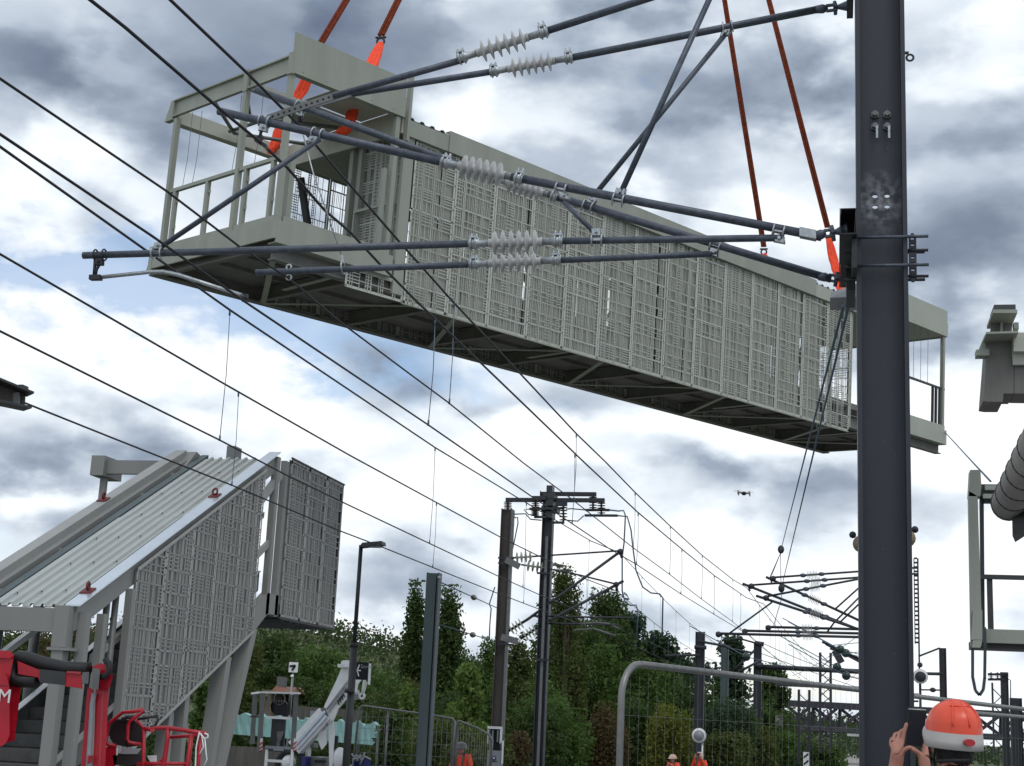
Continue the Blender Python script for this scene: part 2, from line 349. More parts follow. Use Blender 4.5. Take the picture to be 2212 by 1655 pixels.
def text_obj(name, s, size, p, xdir, updir, m, parent=None, ext=.003):
    cu = bpy.data.curves.new(name, 'FONT'); cu.body = s; cu.size = size; cu.extrude = ext; cu.align_x = 'LEFT'
    ob = bpy.data.objects.new(name, cu); COL.objects.link(ob); cu.materials.append(M[m])
    x = V(xdir).normalized(); z = x.cross(V(updir)).normalized(); y = z.cross(x)
    mw = Matrix.Translation(V(p)) @ Matrix((x, y, z)).transposed().to_4x4()
    me = bpy.data.meshes.new_from_object(ob.evaluated_get(bpy.context.evaluated_depsgraph_get())); bpy.data.objects.remove(ob); ob = bpy.data.objects.new(name, me); COL.objects.link(ob)
    if not me.materials: me.materials.append(M[m])
    if parent is not None: ob.parent = parent; ob.matrix_local = INV[parent.name] @ mw
    else: ob.matrix_world = mw
    return ob
# ------------------------------------------------------------------ setting: ground, platforms, hills
def grid_sheet(name, x0, x1, y0, y1, nx, ny, zf, m, kind='structure'):
    xs = np.linspace(x0, x1, nx); ys = np.linspace(y0, y1, ny); mb = MB()
    mb.add([(x, y, zf(x, y)) for y in ys for x in xs], [(j*nx+i, j*nx+i+1, (j+1)*nx+i+1, (j+1)*nx+i) for j in range(ny-1) for i in range(nx-1)], True)
    o = mb.build(name, m); o['kind'] = kind; return o
grid_sheet('ground', -900, 900, -60, 1500, 46, 60, lambda x, y: 0, 'grass')
b = MB().box((-9.0, -30, .004), (6.5, 240, .03)); struct(b.build('track_ballast', 'ballast'))
b = MB().box((-.75, -30, .031), (14, 44, .95)); struct(b.build('station_platform', 'asphalt'))
b = MB().box((-.95, -30, .031), (-.752, 44, .962)); struct(b.build('platform_kerb', 'concrete'))
b = MB().box((-16, -10, .031), (-9.0, 60, .9)); struct(b.build('opposite_platform', 'asphalt'))
def rail_track(x):
    for dx in (-.75, .75):
        mb = MB().ibeam((x+dx, -20, .21), (x+dx, 230, .21), .09, .15, .03); o = mb.build('rail', 'rail'); struct(o)
    mb = MB()
    for k in range(0, 300): mb.box((x-1.25, -20+k*.8, .032), (x+1.25, -19.75+k*.8, .13))
    o = mb.build('railway_sleepers', 'concrete'); struct(o)
for x in (-3.2, -6.9): rail_track(x)
# ------------------------------------------------------------------ the suspended footbridge span
def _rot(a, b_, c): return Matrix.Rotation(a, 4, 'Z') @ Matrix.Rotation(b_, 4, 'Y') @ Matrix.Rotation(c, 4, 'X')
BM = Matrix.Translation(V((-8.4912, 20.7182, 10.0651))) @ _rot(math.radians(57.5316), math.radians(-.6525), math.radians(2.3995))
BMI = BM.inverted()
def bw(*p): return BM @ V(p)
def bl(x, y, axis, val):
    d = BMI.to_3x3() @ V(ray(x, y)); o = BMI @ V(CAMP); return o+d*((val-o[axis])/d[axis])
br = thing('footbridge_span', 'long grey-green footbridge span with tartan mesh sides hanging level in mid-air from slings', 'footbridge', mtx=BM)
def P_(name, mb, m): return mb.build(name, m, br, local=True)
Lb, W_ = 21.06, 3.6
XA, XB = 2.76, 16.63
# mesh panels, near side
npan = 14; pw = (XB-XA)/npan
var = []
for k in range(npan):
    if k < 4:
        mb = MB(); plaid_mesh(mb, (0, 0, 0), (1, 0, 0), (0, 0, 1), pw-.012, 2.93, 11+k, dens=1.3)
        me = mb.build('mesh_panel', 'mesh', br, local=True); var.append(me); o = me
    else: o = cp(var[(k*3+1) % 4], br)
    o.location = (XA+k*pw, .06, -.715)
    if k == 7: o.rotation_euler = (.008, 0, 0)
mb = MB(); plaid_mesh(mb, (1.5, .07, -.715), (1, 0, 0), (0, 0, 1), 1.25, .36, 5); P_('mesh_panel', mb, 'mesh')
mb = MB(); plaid_mesh(mb, (2.62, 1.45, .06), (0, -1, 0), (0, 0, 1), 1.3, 2.3, 31, dens=1.5); P_('mesh_panel', mb, 'mesh')
mb = MB(); plaid_mesh(mb, (16.65, .07, -.6), (0, 1, 0), (0, 0, 1), .9, 2.85, 33, dens=1.4); P_('mesh_panel', mb, 'mesh')
mb = MB().box((2.7, .12, .05), (2.715, 1.4, 2.3)); P_('lining_panel', mb, 'lining')
# far side mesh
for k in range(16):
    if k < 2:
        mb = MB(); plaid_mesh(mb, (0, 0, 0), (1, 0, 0), (0, 0, 1), .99, 2.75, 51+k, dens=1.15); o = mb.build('mesh_panel', 'paint_dark' if False else 'mesh', br, local=True); far = far+[o] if k else [o]
    else: o = cp(far[k % 2], br)
    o.location = (2.6+k*1.0, 3.5, -.375)
# inner lining on the far side, with slim gaps
rr = random.Random(3); x = 4.25
while x < 18.2:
    w = rr.uniform(.55, 1.0); z0 = .12
    mb = MB().box((x, 3.42, z0), (min(x+w, 18.3), 3.44, 1.15 if rr.random() < .7 else 2.2)); P_('lining_panel', mb, 'lining'); x += w+rr.choice((.03, .05, .09, .13))
x = XA+.03
while x < 15.2:
    w = rr.uniform(.28, .9); gap = rr.choice((.0, .0, .015, .03, .05, .09)); zt = 2.28
    mb = MB().box((x, .082, -.68), (min(x+w, 15.3), .09, zt)); P_('lining_panel', mb, 'lining'); x += w+gap+.002
# floor, underside
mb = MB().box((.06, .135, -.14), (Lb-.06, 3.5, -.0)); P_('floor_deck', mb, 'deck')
mb = MB(); mb.box((0, -.03, -.36), (2.39, .0, 0)); mb.box((0.02, 0.001, -.36), (2.39, .2, -.34)); mb.box((.12, .0, .0015), (2.3, .03, .1)); P_('floor_edge_beam', mb, 'paint')
mb = MB(); mb.box((18.67, -.03, -.36), (Lb, .0, 0)); mb.box((18.7, .0, .0015), (Lb-.05, .03, .12)); mb.box((18.7, 0.001, -.36), (Lb, .2, -.34)); P_('floor_edge_beam', mb, 'paint_light')  # right end paler: brighter sky light and haze put into the colour
mb = MB(); mb.box((-.04, -.028, -.30), (-.001, 3.5, .0)); mb.box((-.04, 3.501, -.36), (.1, 3.62, .1)); mb.box((.001, .05, -.005), (.03, 3.4, .1)); mb.prism([(-.05, 3.5, -.36), (-.05, 3.5, .02), (-.05, 3.66, -.36)], (.15, 0, 0)); P_('floor_edge_beam', mb, 'paint')
mb = MB(); mb.box((Lb+.001, 0, -.36), (Lb+.05, 3.55, 0)); P_('floor_edge_beam', mb, 'paint')
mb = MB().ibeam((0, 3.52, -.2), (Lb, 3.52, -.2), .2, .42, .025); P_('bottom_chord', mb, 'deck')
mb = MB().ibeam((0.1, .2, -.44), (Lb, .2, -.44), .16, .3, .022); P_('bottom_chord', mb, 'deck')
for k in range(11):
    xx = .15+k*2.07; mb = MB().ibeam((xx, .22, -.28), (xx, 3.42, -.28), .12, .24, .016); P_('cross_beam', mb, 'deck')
for k in range(10):
    x0, x1 = .2+k*2.07, .2+(k+1)*2.07; mb = MB()
    if k % 2 == 0: mb.beam((x0, .25, -.425), (x1, 3.4, -.415), .10, .012)
    else: mb.beam((x0, 3.4, -.425), (x1, .25, -.415), .10, .012)
    P_('underside_brace', mb, 'paint')
    if k in (0, 3, 6, 8):
        mb = MB().beam((x1-.6, .28, -.44), (x1-.45, 2.2, -.43), .09, .012); P_('underside_brace', mb, 'paint')
mb = MB()
for y in (.9, 1.7, 2.5): mb.beam((.2, y, -.16), (Lb-.2, y, -.16), .06, .1)
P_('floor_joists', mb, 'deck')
# near side: skirt rail and hanger flats
mb = MB().box((XA-.02, .055, -.735), (XB, .085, -.716)); P_('skirt_rail', mb, 'paint')
# roof
mb = MB(); nx = 0; xx = 2.42; prof = []
while xx < 18.6:
    prof += [(xx, 2.47), (xx+.12, 2.47), (xx+.15, 2.51), (xx+.21, 2.51)]; xx += .24
n = len(prof)
mb.add([(x, y, z) for y in (.03, 3.55) for x, z in prof], [(i, i+1, n+i+1, n+i) for i in range(n-1)])
mb.add([(x, y, z+.012) for y in (.03, 3.55) for x, z in prof], [(i, n+i, n+i+1, i+1) for i in range(n-1)]); P_('corrugated_roof', mb, 'roofsheet')
mb = MB().box((2.47, .09, 2.32), (18.6, 3.4, 2.335)); P_('ceiling', mb, 'soffit')
mb = MB(); mb.box((3.46, -.02, 2.165), (15.0, .03, 2.53)); mb.box((3.46, -.02, 2.531), (15.0, .12, 2.545)); P_('roof_fascia', mb, 'paint')
mb = MB(); mb.box((2.45, .0, 2.17), (3.455, .04, 2.455)); P_('roof_fascia', mb, 'paint')
mb = MB(); mb.box((15.005, .0, 2.17), (18.66, .04, 2.46)); P_('roof_fascia', mb, 'paint_light')  # paler copy of the span paint, sky light painted in
# end canopies
def canopy(x0, x1, pm):
    mb = MB(); mb.box((x0, -.03, 2.45), (x1, 0, 2.81)); mb.box((x0, -.012, 2.813), (x1, .012, 3.14)); mb.box((x0, .0015, 2.45), (x1, .1, 2.47)); P_('canopy_fascia', mb, pm)
    for k in range(5):
        xx = x0+.2+k*.48; P_('rivet', MB().lathe((xx, -.03, 2.52), (xx, -.036, 2.52), [(0, .014), (1, .012)], 8), pm)
canopy(0, 2.39, 'paint'); canopy(18.67, Lb, 'paint_light')  # right canopy takes the paler paint for its stronger sky light
P_('canopy_corner', MB().box((-.02, -.028, 2.43), (.03, .09, 2.80)), 'paint'); P_('canopy_corner', MB().prism([(-.02, 3.42, 2.40), (-.02, 3.42, 2.76), (-.02, 3.5, 2.76), (-.02, 3.66, 2.40)], (.1, 0, 0)), 'paint'); P_('canopy_corner', MB().box((-.025, 1.19, 2.42), (.02, 1.31, 2.79)), 'paint')
mb = MB(); mb.box((.03, .09, 2.45), (.045, 3.42, 2.78)); mb.box((-.02, .09, 2.74), (.029, 3.42, 2.765)); mb.box((-.02, .09, 2.45), (.029, 3.42, 2.475)); P_('canopy_beam', mb, 'paint')
mb = MB(); mb.box((.08, 3.40, 2.36), (2.6, 3.46, 2.62)); mb.box((.08, 3.34, 2.34), (2.6, 3.52, 2.358)); P_('canopy_beam', mb, 'soffit')
mb = MB(); mb.box((.06, 1.20, 2.46), (2.6, 1.28, 2.62)); P_('canopy_beam', mb, 'soffit')
mb = MB(); mb.box((2.40, .05, 2.2), (2.46, 3.4, 2.62)); P_('canopy_beam', mb, 'soffit')
mb = MB(); mb.box((1.15, .1, 2.63), (2.4, 1.18, 2.645)); mb.box((1.3, 1.3, 2.63), (2.4, 2.4, 2.645)); P_('canopy_soffit', mb, 'soffit')
for p, q in (((.1, 2.3, 2.5), (1.2, 3.3, 2.5)), ((.1, 1.4, 2.52), (.9, 2.4, 2.52)), ((.9, 2.4, 2.52), (2.3, 1.4, 2.52)), ((1.2, 3.3, 2.5), (2.4, 2.6, 2.5)), ((1.1, .12, 2.5), (1.1, 3.3, 2.5))):
    mb = MB().tube([p, q], .035, 8); P_('canopy_brace', mb, 'midgrey')
mb = MB(); mb.box((18.7, .02, 2.46), (Lb-.03, 3.4, 2.5)); P_('canopy_soffit', mb, 'paint_light')  # sky-lit tone painted in here too
mb = MB(); mb.box((Lb-.03, .02, 2.43), (Lb, 3.5, 2.78)); P_('canopy_beam', mb, 'paint')
mb = MB().box((2.44, -.06, 2.05), (2.50, .04, 3.3)); P_('downpipe', mb, 'paint')
def post(x, y, z0=.0, z1=2.45, s=.045, m='paint'):
    mb = MB().box((x-s, y-s, z0), (x+s, y+s, z1)); P_('post', mb, m)
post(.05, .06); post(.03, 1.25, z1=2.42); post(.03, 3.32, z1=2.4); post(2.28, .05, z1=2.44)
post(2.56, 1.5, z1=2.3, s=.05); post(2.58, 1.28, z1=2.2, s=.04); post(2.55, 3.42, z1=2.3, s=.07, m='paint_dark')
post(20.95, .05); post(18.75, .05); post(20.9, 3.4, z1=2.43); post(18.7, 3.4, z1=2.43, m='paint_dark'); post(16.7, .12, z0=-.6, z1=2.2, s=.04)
post(.30, .18, z1=1.15, s=.05, m='paint'); post(2.16, .12, z1=1.5, s=.035)
mb = MB().box((2.5, .05, -.6), (2.72, .12, 2.2)); P_('corner_trim', mb, 'paint')
# railings of the left landing (end face)
for y0, y1 in ((1.30, 3.27), (.12, 1.20)):
    mb = MB().box((.0, y0, 1.03), (.07, y1, 1.09)); P_('handrail', mb, 'paint')
for y in (3.1, 2.12, 1.02, .28):
    mb = MB(); mb.box((.0, y-.035, .1), (.05, y+.035, 1.028)); mb.box((.051, y-.06, .1), (.056, y+.0, 1.02))
    for z in (.35, .82): mb.box((.03, y-.09, z), (.045, y-.036, z+.06))
    P_('baluster', mb, 'paint')
# railing in the return and along the far side of the opening
mb = MB(); mb.box((2.5, .25, 1.0), (2.55, 1.3, 1.05)); mb.box((2.5, .25, .1), (2.55, .29, .999)); mb.box((2.5, 1.26, .1), (2.55, 1.3, .999)); P_('handrail', mb, 'paint')
# right landing railing
mb = MB(); mb.box((18.8, .03, 1.05), (Lb, .08, 1.10)); P_('handrail', mb, 'darkgrey')
for x in (20.45, 20.62, 20.8, 18.9): mb = MB().box((x, .03, .12), (x+.06, .08, 1.048)); P_('baluster', mb, 'darkgrey')
for x in (19.2, 19.55, 19.9, 20.25): mb = MB().tube([(x, .08, 2.45), (x+.01, .08, 1.1)], .006, 4); P_('hanging_cord', mb, 'thin')
for y, x in ((2.9, .06), (2.7, .12), (1.5, .1), (.9, .12)): mb = MB().tube([(x, y, 2.44), (x+.02, y+.03, 1.6), (x-.01, y+.05, 1.05)], .005, 4); P_('hanging_cord', mb, 'thin')
# raking braces by the far side
for p, q in (((2.75, 3.3, 2.1), (3.4, 3.3, 0)), ((18.6, 3.3, .0), (19.5, 3.3, 2.3)), ((20.6, 3.3, 0), (19.8, 3.3, 2.3)), ((19.6, 3.38, 0), (19.6, 3.38, 2.4)), ((4.1, 3.3, 0), (4.1, 3.3, 2.2))):
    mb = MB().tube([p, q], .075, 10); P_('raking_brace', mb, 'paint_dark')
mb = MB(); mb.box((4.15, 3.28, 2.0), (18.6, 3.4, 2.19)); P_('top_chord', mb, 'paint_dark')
for k in range(7):
    x0 = 4.3+k*2.0; mb = MB().tube([(x0, 3.25, 0.02 if k % 2 else 2.1), (x0+2.0, 3.25, 2.1 if k % 2 else .02)], .05, 8); P_('raking_brace', mb, 'lining')
mb = MB(); mb.box((19.0, 3.5, .1), (20.8, 3.51, .16))
for k in range(7): mb.box((18.9+k*.3, 3.5, .161), (18.92+k*.3, 3.51, 2.3))
for k in range(8): mb.box((18.8, 3.512, .3+k*.27), (20.9, 3.52, .318+k*.27))
P_('mesh_panel', mb, 'mesh')
# ------------------------------------------------------------------ lifting slings
HOOK = BM @ V((10.4, 1.8, 0)); _d = ray(1392, -1070); _k = HOOK.dot(V((0, 1, 0)))/_d[1]; HOOK = V(CAMP)+V(_d)*_k
def sling(label, loop, shackle, pts_or, r=.05, n=None):
    """rope from the hook down to a shackle, then an orange round sling through the given points"""
    t = thing('lifting_sling', label, 'sling', shackle, 'slings carrying the footbridge span')
    top = HOOK+V((random.uniform(-.1, .1), 0, 0)); sh = V(shackle)
    for o in (-.035, .035):
        mb = MB().tube([top+V((o*.3, 0, 0)), sh+V((o, 0, .15))], .036, 8); mb.build('rope', 'rope', t)
    mb = MB().ring(sh+V((0, 0, .02)), (0, 1, 0), .07, .022, 14, 6); mb.tube([sh+V((-.1, 0, .1)), sh+V((.1, 0, .1))], .022, 8); mb.build('shackle', 'iron', t)
    mb = MB(); pts = [V(p) for p in pts_or]
    for o, rr_ in ((-.06, .055), (.0, .06), (.06, .055)):
        q = []
        for i in range(len(pts)-1):
            for u in np.linspace(0, 1, 5)[:-1]: q.append(lerp(pts[i], pts[i+1], u)+V((o*(1 if i else u+.3), o*.4*math.sin(i*2+u*3), 0)))
        q.append(pts[-1]+V((o, 0, 0))); mb.tube(q, [rr_*(.9+.2*math.sin(3*i+o*50)) for i in range(len(q))], 7)
    mb.build('orange_sleeve', 'orange', t); return t
def B_(x, y, ax, val): return BM @ bl(x, y, ax, val)
sling('left rear sling with orange sleeve around the open canopy beam', 0, B_(690, 112, 1, 2.6), [B_(690, 115, 1, 2.6), B_(652, 195, 1, 3.0), B_(612, 255, 1, 3.25), B_(592, 318, 1, 3.35), B_(575, 332, 1, 3.45), B_(560, 322, 1, 3.6)])
sling('sling whose orange sleeve stands above the left canopy parapet', 0, B_(822, 92, 1, 1.6), [B_(822, 95, 1, 1.6), B_(803, 140, 1, 1.3), B_(768, 222, 1, .85), B_(752, 275, 1, .85), B_(736, 288, 1, 1.0)])
sling('right rear sling ending at the roof edge with only a tip of orange', 0, B_(1650, 546, 1, 3.0), [B_(1650, 548, 1, 3.0), B_(1656, 570, 1, 3.0), B_(1664, 620, 1, 3.1)])
sling('right front sling with a long orange sleeve beside the dark mast bracket', 0, B_(1788, 505, 1, .5), [B_(1789, 510, 1, .5), B_(1800, 560, 1, .35), B_(1812, 600, 1, .15), B_(1818, 634, 1, -.06)])
# guide line at the right end
g = MB().tube([BM @ V((Lb, 0, -.05)), atY(2095, 992, 24), atY(2140, 1040, 17.0)], .012, 5); tag(g.build('guide_rope', 'thin'), 'thin guide rope running from the right bridge end down to the right stair frame', 'rope')
# ------------------------------------------------------------------ roofed stair flight on the left
st = thing('roofed_staircase', 'steel stair flight under a sloping corrugated roof with tartan mesh side, standing left', 'staircase', (-9.7, 16.8, .9))
SMAP = {'paint': 'spaint', 'paint_light': 'spaint_light', 'mesh': 'smesh', 'lining': 'slining'}  # span materials swapped for neutral grey copies, darker to paint in less light
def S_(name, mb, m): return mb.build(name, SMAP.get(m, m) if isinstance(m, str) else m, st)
XR = -9.0; SL = .49
def rz(y): return 3.71+(y-16.81)*SL        # roof line
def sz(y): return 1.84+(y-18.24)*.462     # lower edge of the mesh side
# corrugated roof sheet: ribs run up the slope
def roof_pt(x, y, dz=0): return (x, y, rz(y)+dz)
prof = []; x = -10.22
while x < -9.26: prof += [(x, 0), (x+.085, 0), (x+.10, .035), (x+.135, .035), (x+.15, 0)]; x += .15
prof = [p for p in prof if p[0] <= -9.2]
mb = MB(); n = len(prof); ys = [16.78, 19.9, 19.901, 22.75]
vs = []
for j, y in enumerate(ys): vs += [roof_pt(px, y, pz+(.012 if j < 2 else 0)) for px, pz in prof]
fs = [(j*n+i, j*n+i+1, (j+1)*n+i+1, (j+1)*n+i) for j in range(3) for i in range(n-1)]
mb.add(vs, fs); o = len(mb.v); mb.add([(a, b_, c-.01) for a, b_, c in vs], [f[::-1] for f in fs]); mb.slot(1)
for j in range(6):
    for i in range(j % 2, 7, 2):
        y = 17.1+j*.95+i*.03; xx = -10.1+i*.15+.045; mb.ball((xx, y, rz(y)+.037), .012, 6, 4)
S_('corrugated_roof', mb, ['roofsheet', 'darkgrey'])
nrm = V((0, -SL, 1)).normalized()
def sb(name, x0, x1, y0, y1, lo, hi, m):   # sloping bar following the roof
    mb = MB(); mb.add([(x, y, rz(y)+d) for x in (x0, x1) for y in (y0, y1) for d in (lo, hi)], MB.BF); return S_(name, mb, m)
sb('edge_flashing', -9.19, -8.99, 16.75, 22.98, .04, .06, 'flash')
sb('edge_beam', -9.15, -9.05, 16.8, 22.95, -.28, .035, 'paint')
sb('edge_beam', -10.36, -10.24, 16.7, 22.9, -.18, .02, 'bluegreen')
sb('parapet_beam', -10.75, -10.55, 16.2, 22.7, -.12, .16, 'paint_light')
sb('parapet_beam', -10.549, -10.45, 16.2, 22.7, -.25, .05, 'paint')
for y in (17.3, 18.7, 21.0, 22.0): mb = MB().box((-10.45, y, rz(y)-.06), (-10.22, y+.05, rz(y)-.0)); S_('gutter_bracket', mb, 'paint_light')
mb = MB(); mb.prism([(-10.75, 22.3, 6.36), (-10.75, 22.75, 6.74), (-10.75, 23.3, 6.62), (-10.75, 23.3, 6.3), (-10.75, 22.75, 6.32)], (.36, 0, 0)); S_('parapet_corner', mb, 'paint')
mb = MB(); mb.box((-10.1, 23.3, 6.55), (-9.95, 23.6, 6.95)); S_('post_head', mb, 'paint')
# lifting eyes on oxide-red plates
for xx, y in ((-9.12, 17.15), (-9.12, 20.75), (-10.65, 20.2)):
    mb = MB(); mb.add([(xx+dx, yy, rz(yy)+d+(.105 if xx < -10 else 0)) for dx in (-.075, .075) for yy in (y-.075, y+.075) for d in (.061, .078)], MB.BF)
    mb.ring((xx, y, rz(y)+.13+(.10 if xx < -10 else 0)), (.3, 1, 0) if y > 20.5 else (1, .15, 0), .045, .016, 12, 6); S_('lifting_eye', mb, 'rustplate')
# lower head beam
mb = MB(); mb.box((-11.6, 16.72, 3.42), (-9.28, 16.80, 3.69)); mb.box((-11.6, 16.68, 3.40), (-9.28, 16.84, 3.418)); S_('head_beam', mb, 'paint')
mb = MB(); mb.box((-9.27, 16.66, 3.22), (-9.08, 16.82, 3.72)); mb.box((-9.3, 16.62, 3.18), (-9.0, 16.84, 3.215)); S_('head_block', mb, 'paint')
# side mesh panels clipped to the slope
y0 = 18.2
while y0 < 22.3:
    w = .845; poly = [(0, sz(y0)-1), (w, sz(y0+w)-1), (w, rz(y0+w)-.05-1), (0, rz(y0)-.05-1)]
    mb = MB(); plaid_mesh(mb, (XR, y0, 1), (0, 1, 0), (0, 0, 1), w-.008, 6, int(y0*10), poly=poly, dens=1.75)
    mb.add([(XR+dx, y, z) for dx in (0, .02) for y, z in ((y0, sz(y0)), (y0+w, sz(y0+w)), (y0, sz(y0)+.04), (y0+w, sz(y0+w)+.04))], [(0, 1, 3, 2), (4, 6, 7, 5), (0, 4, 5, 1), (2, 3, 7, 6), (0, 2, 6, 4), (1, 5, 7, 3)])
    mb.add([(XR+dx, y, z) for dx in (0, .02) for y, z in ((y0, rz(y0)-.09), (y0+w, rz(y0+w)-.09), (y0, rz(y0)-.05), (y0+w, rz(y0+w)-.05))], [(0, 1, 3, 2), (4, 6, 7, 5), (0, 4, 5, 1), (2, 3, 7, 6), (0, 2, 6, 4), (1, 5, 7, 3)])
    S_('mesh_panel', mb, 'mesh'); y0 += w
mb = MB(); mb.add([(x, y, z) for x in (-9.04, -9.03) for y, z in ((18.22, 1.87), (22.42, 3.80), (18.22, rz(18.22)-.1), (22.42, rz(22.42)-.1))], MB.BF); S_('lining_panel', mb, 'lining')
# landing box at the top with its mesh side
mb = MB()
for k in range(3): plaid_mesh(mb, (XR+.02, 23.48+k*.93, 4.11), (0, 1, 0), (0, 0, 1), .925, 2.65, 71+k, dens=1.75)
S_('mesh_panel', mb, 'mesh')
mb = MB(); mb.box((-9.03, 23.5, 4.16), (-9.02, 26.235, 6.755)); S_('lining_panel', mb, 'lining')
mb = MB(); mb.box((-11.2, 23.45, 4.1), (-8.99, 23.6, 4.3))
for k in range(7): mb.box((-11.2, 23.62+k*.38, 4.05), (-8.99, 23.72+k*.38, 4.18))
S_('landing_floor', mb, 'paint_dark')
mb = MB(); mb.box((-9.05, 26.24, 4.1), (-8.98, 26.3, 6.78)); mb.box((-8.985, 23.46, 6.765), (-8.96, 26.3, 6.79)); mb.box((-8.985, 23.46, 4.07), (-8.96, 26.3, 4.10)); S_('frame_trim', mb, 'paint_dark')
for y in (22.9, 23.3): mb = MB().box((-9.1, y, 4.1), (-9.0, y+.13, 6.7)); S_('post', mb, 'paint')
mb = MB(); mb.prism([(-9.13, 22.4, 3.75), (-9.13, 23.0, 4.12), (-9.13, 23.5, 4.12), (-9.13, 23.5, 4.45), (-9.13, 22.95, 4.45), (-9.13, 22.4, 4.15)], (.13, 0, 0)); S_('stringer_joint', mb, 'paint')
mb = MB(); mb.beam((-9.06, 22.45, 5.9), (-9.06, 23.2, 6.45), .08, .12); S_('raking_brace', mb, 'paint_light'); S_('raking_brace', MB().beam((-9.06, 22.45, 5.0), (-9.06, 23.0, 5.3), .06, .1), 'paint_light')
mb = MB()
plaid_mesh(mb, (-10.7, 23.2, 4.3), (0, 1, 0), (0, 0, 1), 2.6, 2.4, 77, dens=1.3); S_('mesh_panel', mb, 'mesh')
mb = MB(); mb.box((-12.7, 23.5, 6.45), (-12.45, 24.2, 6.8)); mb.box((-12.449, 23.62, 6.5), (-10.8, 23.72, 6.74)); mb.box((-12.6, 23.7, 4.2), (-12.5, 23.8, 6.449)); S_('landing_canopy', mb, 'paint')
# legs
def leg(p, q, w=.2, m='paint'): mb = MB().beam(p, q, w, w*.8, (0, 1, 0)); S_('leg', mb, m)
leg((-9.1, 21.55, 3.36), (-9.1, 21.1, .9), .22); leg((-9.1, 22.5, 3.85), (-9.1, 21.35, .9), .22)
leg((-9.1, 19.72, 2.5), (-9.1, 19.72, .9), .18); leg((-9.1, 20.2, 2.74), (-9.1, 20.2, .9), .18)
leg((-10.6, 21.55, 3.3), (-10.6, 21.1, .9), .2)
def upost(x, y, z0, z1, s=.07, m='paint'): mb = MB().box((x-s, y-s, z0), (x+s, y+s, z1)); S_('post', mb, m)
upost(-9.17, 16.72, .9, 3.18, .075); upost(-9.0, 16.92, .9, 3.66, .06); upost(-8.99, 17.35, .9, rz(17.35)-.3, .05); upost(-9.02, 18.12, .9, rz(18.1)-.28, .05)
for x, y in ((-10.6, 17.0), (-10.62, 17.7), (-10.6, 18.6), (-10.6, 19.5), (-11.5, 17.4)):
    mb = MB().tube([(x, y, .9), (x, y, rz(y)-.2)], .07, 10); S_('post', mb, 'midgrey')
for y in (17.75, 17.98): mb = MB().tube([(-9.15, y, .9), (-9.15, y, rz(y)-.28)], .045, 8); S_('post', mb, 'midgrey')
# stringers and steps
def pitch(y): return .95+(y-15.6)*SL
for x in (-10.5, -9.22):
    mb = MB(); mb.add([(x+dx, y, pitch(y)+d) for dx in (0, .06) for y in (15.2, 22.9) for d in (-.05, .26)], MB.BF); S_('stringer', mb, 'midgrey')
    mb = MB(); mb.add([(x+dx, y, pitch(y)+d) for dx in (-.02, .08) for y in (15.2, 22.9) for d in (.262, .275)], MB.BF); S_('stringer_cap', mb, 'white' if x < -10 else 'spaint_light')
    mb = MB(); mb.add([(x+dx, y, pitch(y)+d) for dx in (-.02, .06) for y in ((16.4 if x < -10 else 17.6), 22.9) for d in (1.15, 1.24)], MB.BF); S_('handrail', mb, 'white' if x < -10 else 'spaint_light')
for k in range(20):
    y = 15.6+k*.35; z = .95+k*.35*SL
    if z > 4.2: break
    mb = MB(); mb.box((-10.43, y, z+.02), (-9.225, y+.38, z+.17)); mb.box((-10.43, y+.02, z-.1), (-9.225, y+.04, z+.018)); S_('step', mb, 'tread')
# ------------------------------------------------------------------ other steel on the right: beam end, frame, gutter
def up(p0, p1, Y): return atY(p0, p1, Y)
t = thing('steel_landing_bracket', 'grey-brown heavy steel beam end with stiffeners jutting in high at right edge', 'steel beam', atY(2170, 860, 15))
mb = MB(); Y = 15.0
mb.prism([up(2136, 868, Y), up(2124, 866, Y), up(2134, 738, Y), up(2190, 736, Y), up(2190, 850, Y), up(2168, 850, Y), up(2166, 868, Y)], (0, .5, 0)); mb.prism([up(2191, 760, Y), up(2260, 758, Y), up(2260, 851, Y), up(2191, 850, Y)], (0, .45, 0)); mb.build('web_plate', 'beamsteel', t)
mb = MB(); mb.beam(up(2124, 736, Y-.02), up(2192, 734, Y-.02), .6, .02); mb.beam(up(2138, 690, Y), up(2190, 690, Y), .6, .035); mb.prism([up(2162, 734, Y), up(2162, 692, Y), up(2166, 692, Y), up(2166, 734, Y)], (0, .6, 0)); mb.build('flange', 'paint', t)
mb = MB(); mb.prism([up(2137, 734, Y+.1), up(2142, 692, Y+.1), up(2188, 692, Y+.1), up(2184, 734, Y+.1)], (0, .02, 0)); mb.build('stiffener', 'beamsteel', t)
mb = MB(); mb.box(up(2190, 759, Y-.15), up(2260, 748, Y+.4)); mb.box(up(2188, 788, Y-.06), up(2260, 762, Y-.01)); mb.build('side_beam', 'soffit', t)
mb = MB(); mb.prism([up(2111, 762, Y), up(2127, 724, Y), up(2130, 762, Y)], (0, .03, 0)); mb.build('lug', 'paint', t); mb = MB(); mb.box(up(2109, 768, Y-.05), up(2134, 763, Y+.1)); mb.tube([up(2114, 768, Y), up(2114, 774, Y)], .02, 6); mb.build('lug_base', 'paint', t); MB().box(up(2190, 710, Y+.1), up(2198, 702, Y+.2)).build('lug', 'paint', t)
mb = MB(); mb.box(up(2148, 684, Y), up(2184, 681, Y+.4)); mb.build('top_pad', 'paint_dark', t)
t = thing('stair_frame', 'open grey-green steel stair frame with handrail at the lower right edge', 'stair frame', atY(2110, 1400, 16))
Y = 16.
def fbox(name, a, b, d0, d1, m): mb = MB().box(up(a[0], a[1], Y+d0), up(b[0], b[1], Y+d0)+V((0, d1, 0))); mb.build(name, m, t)
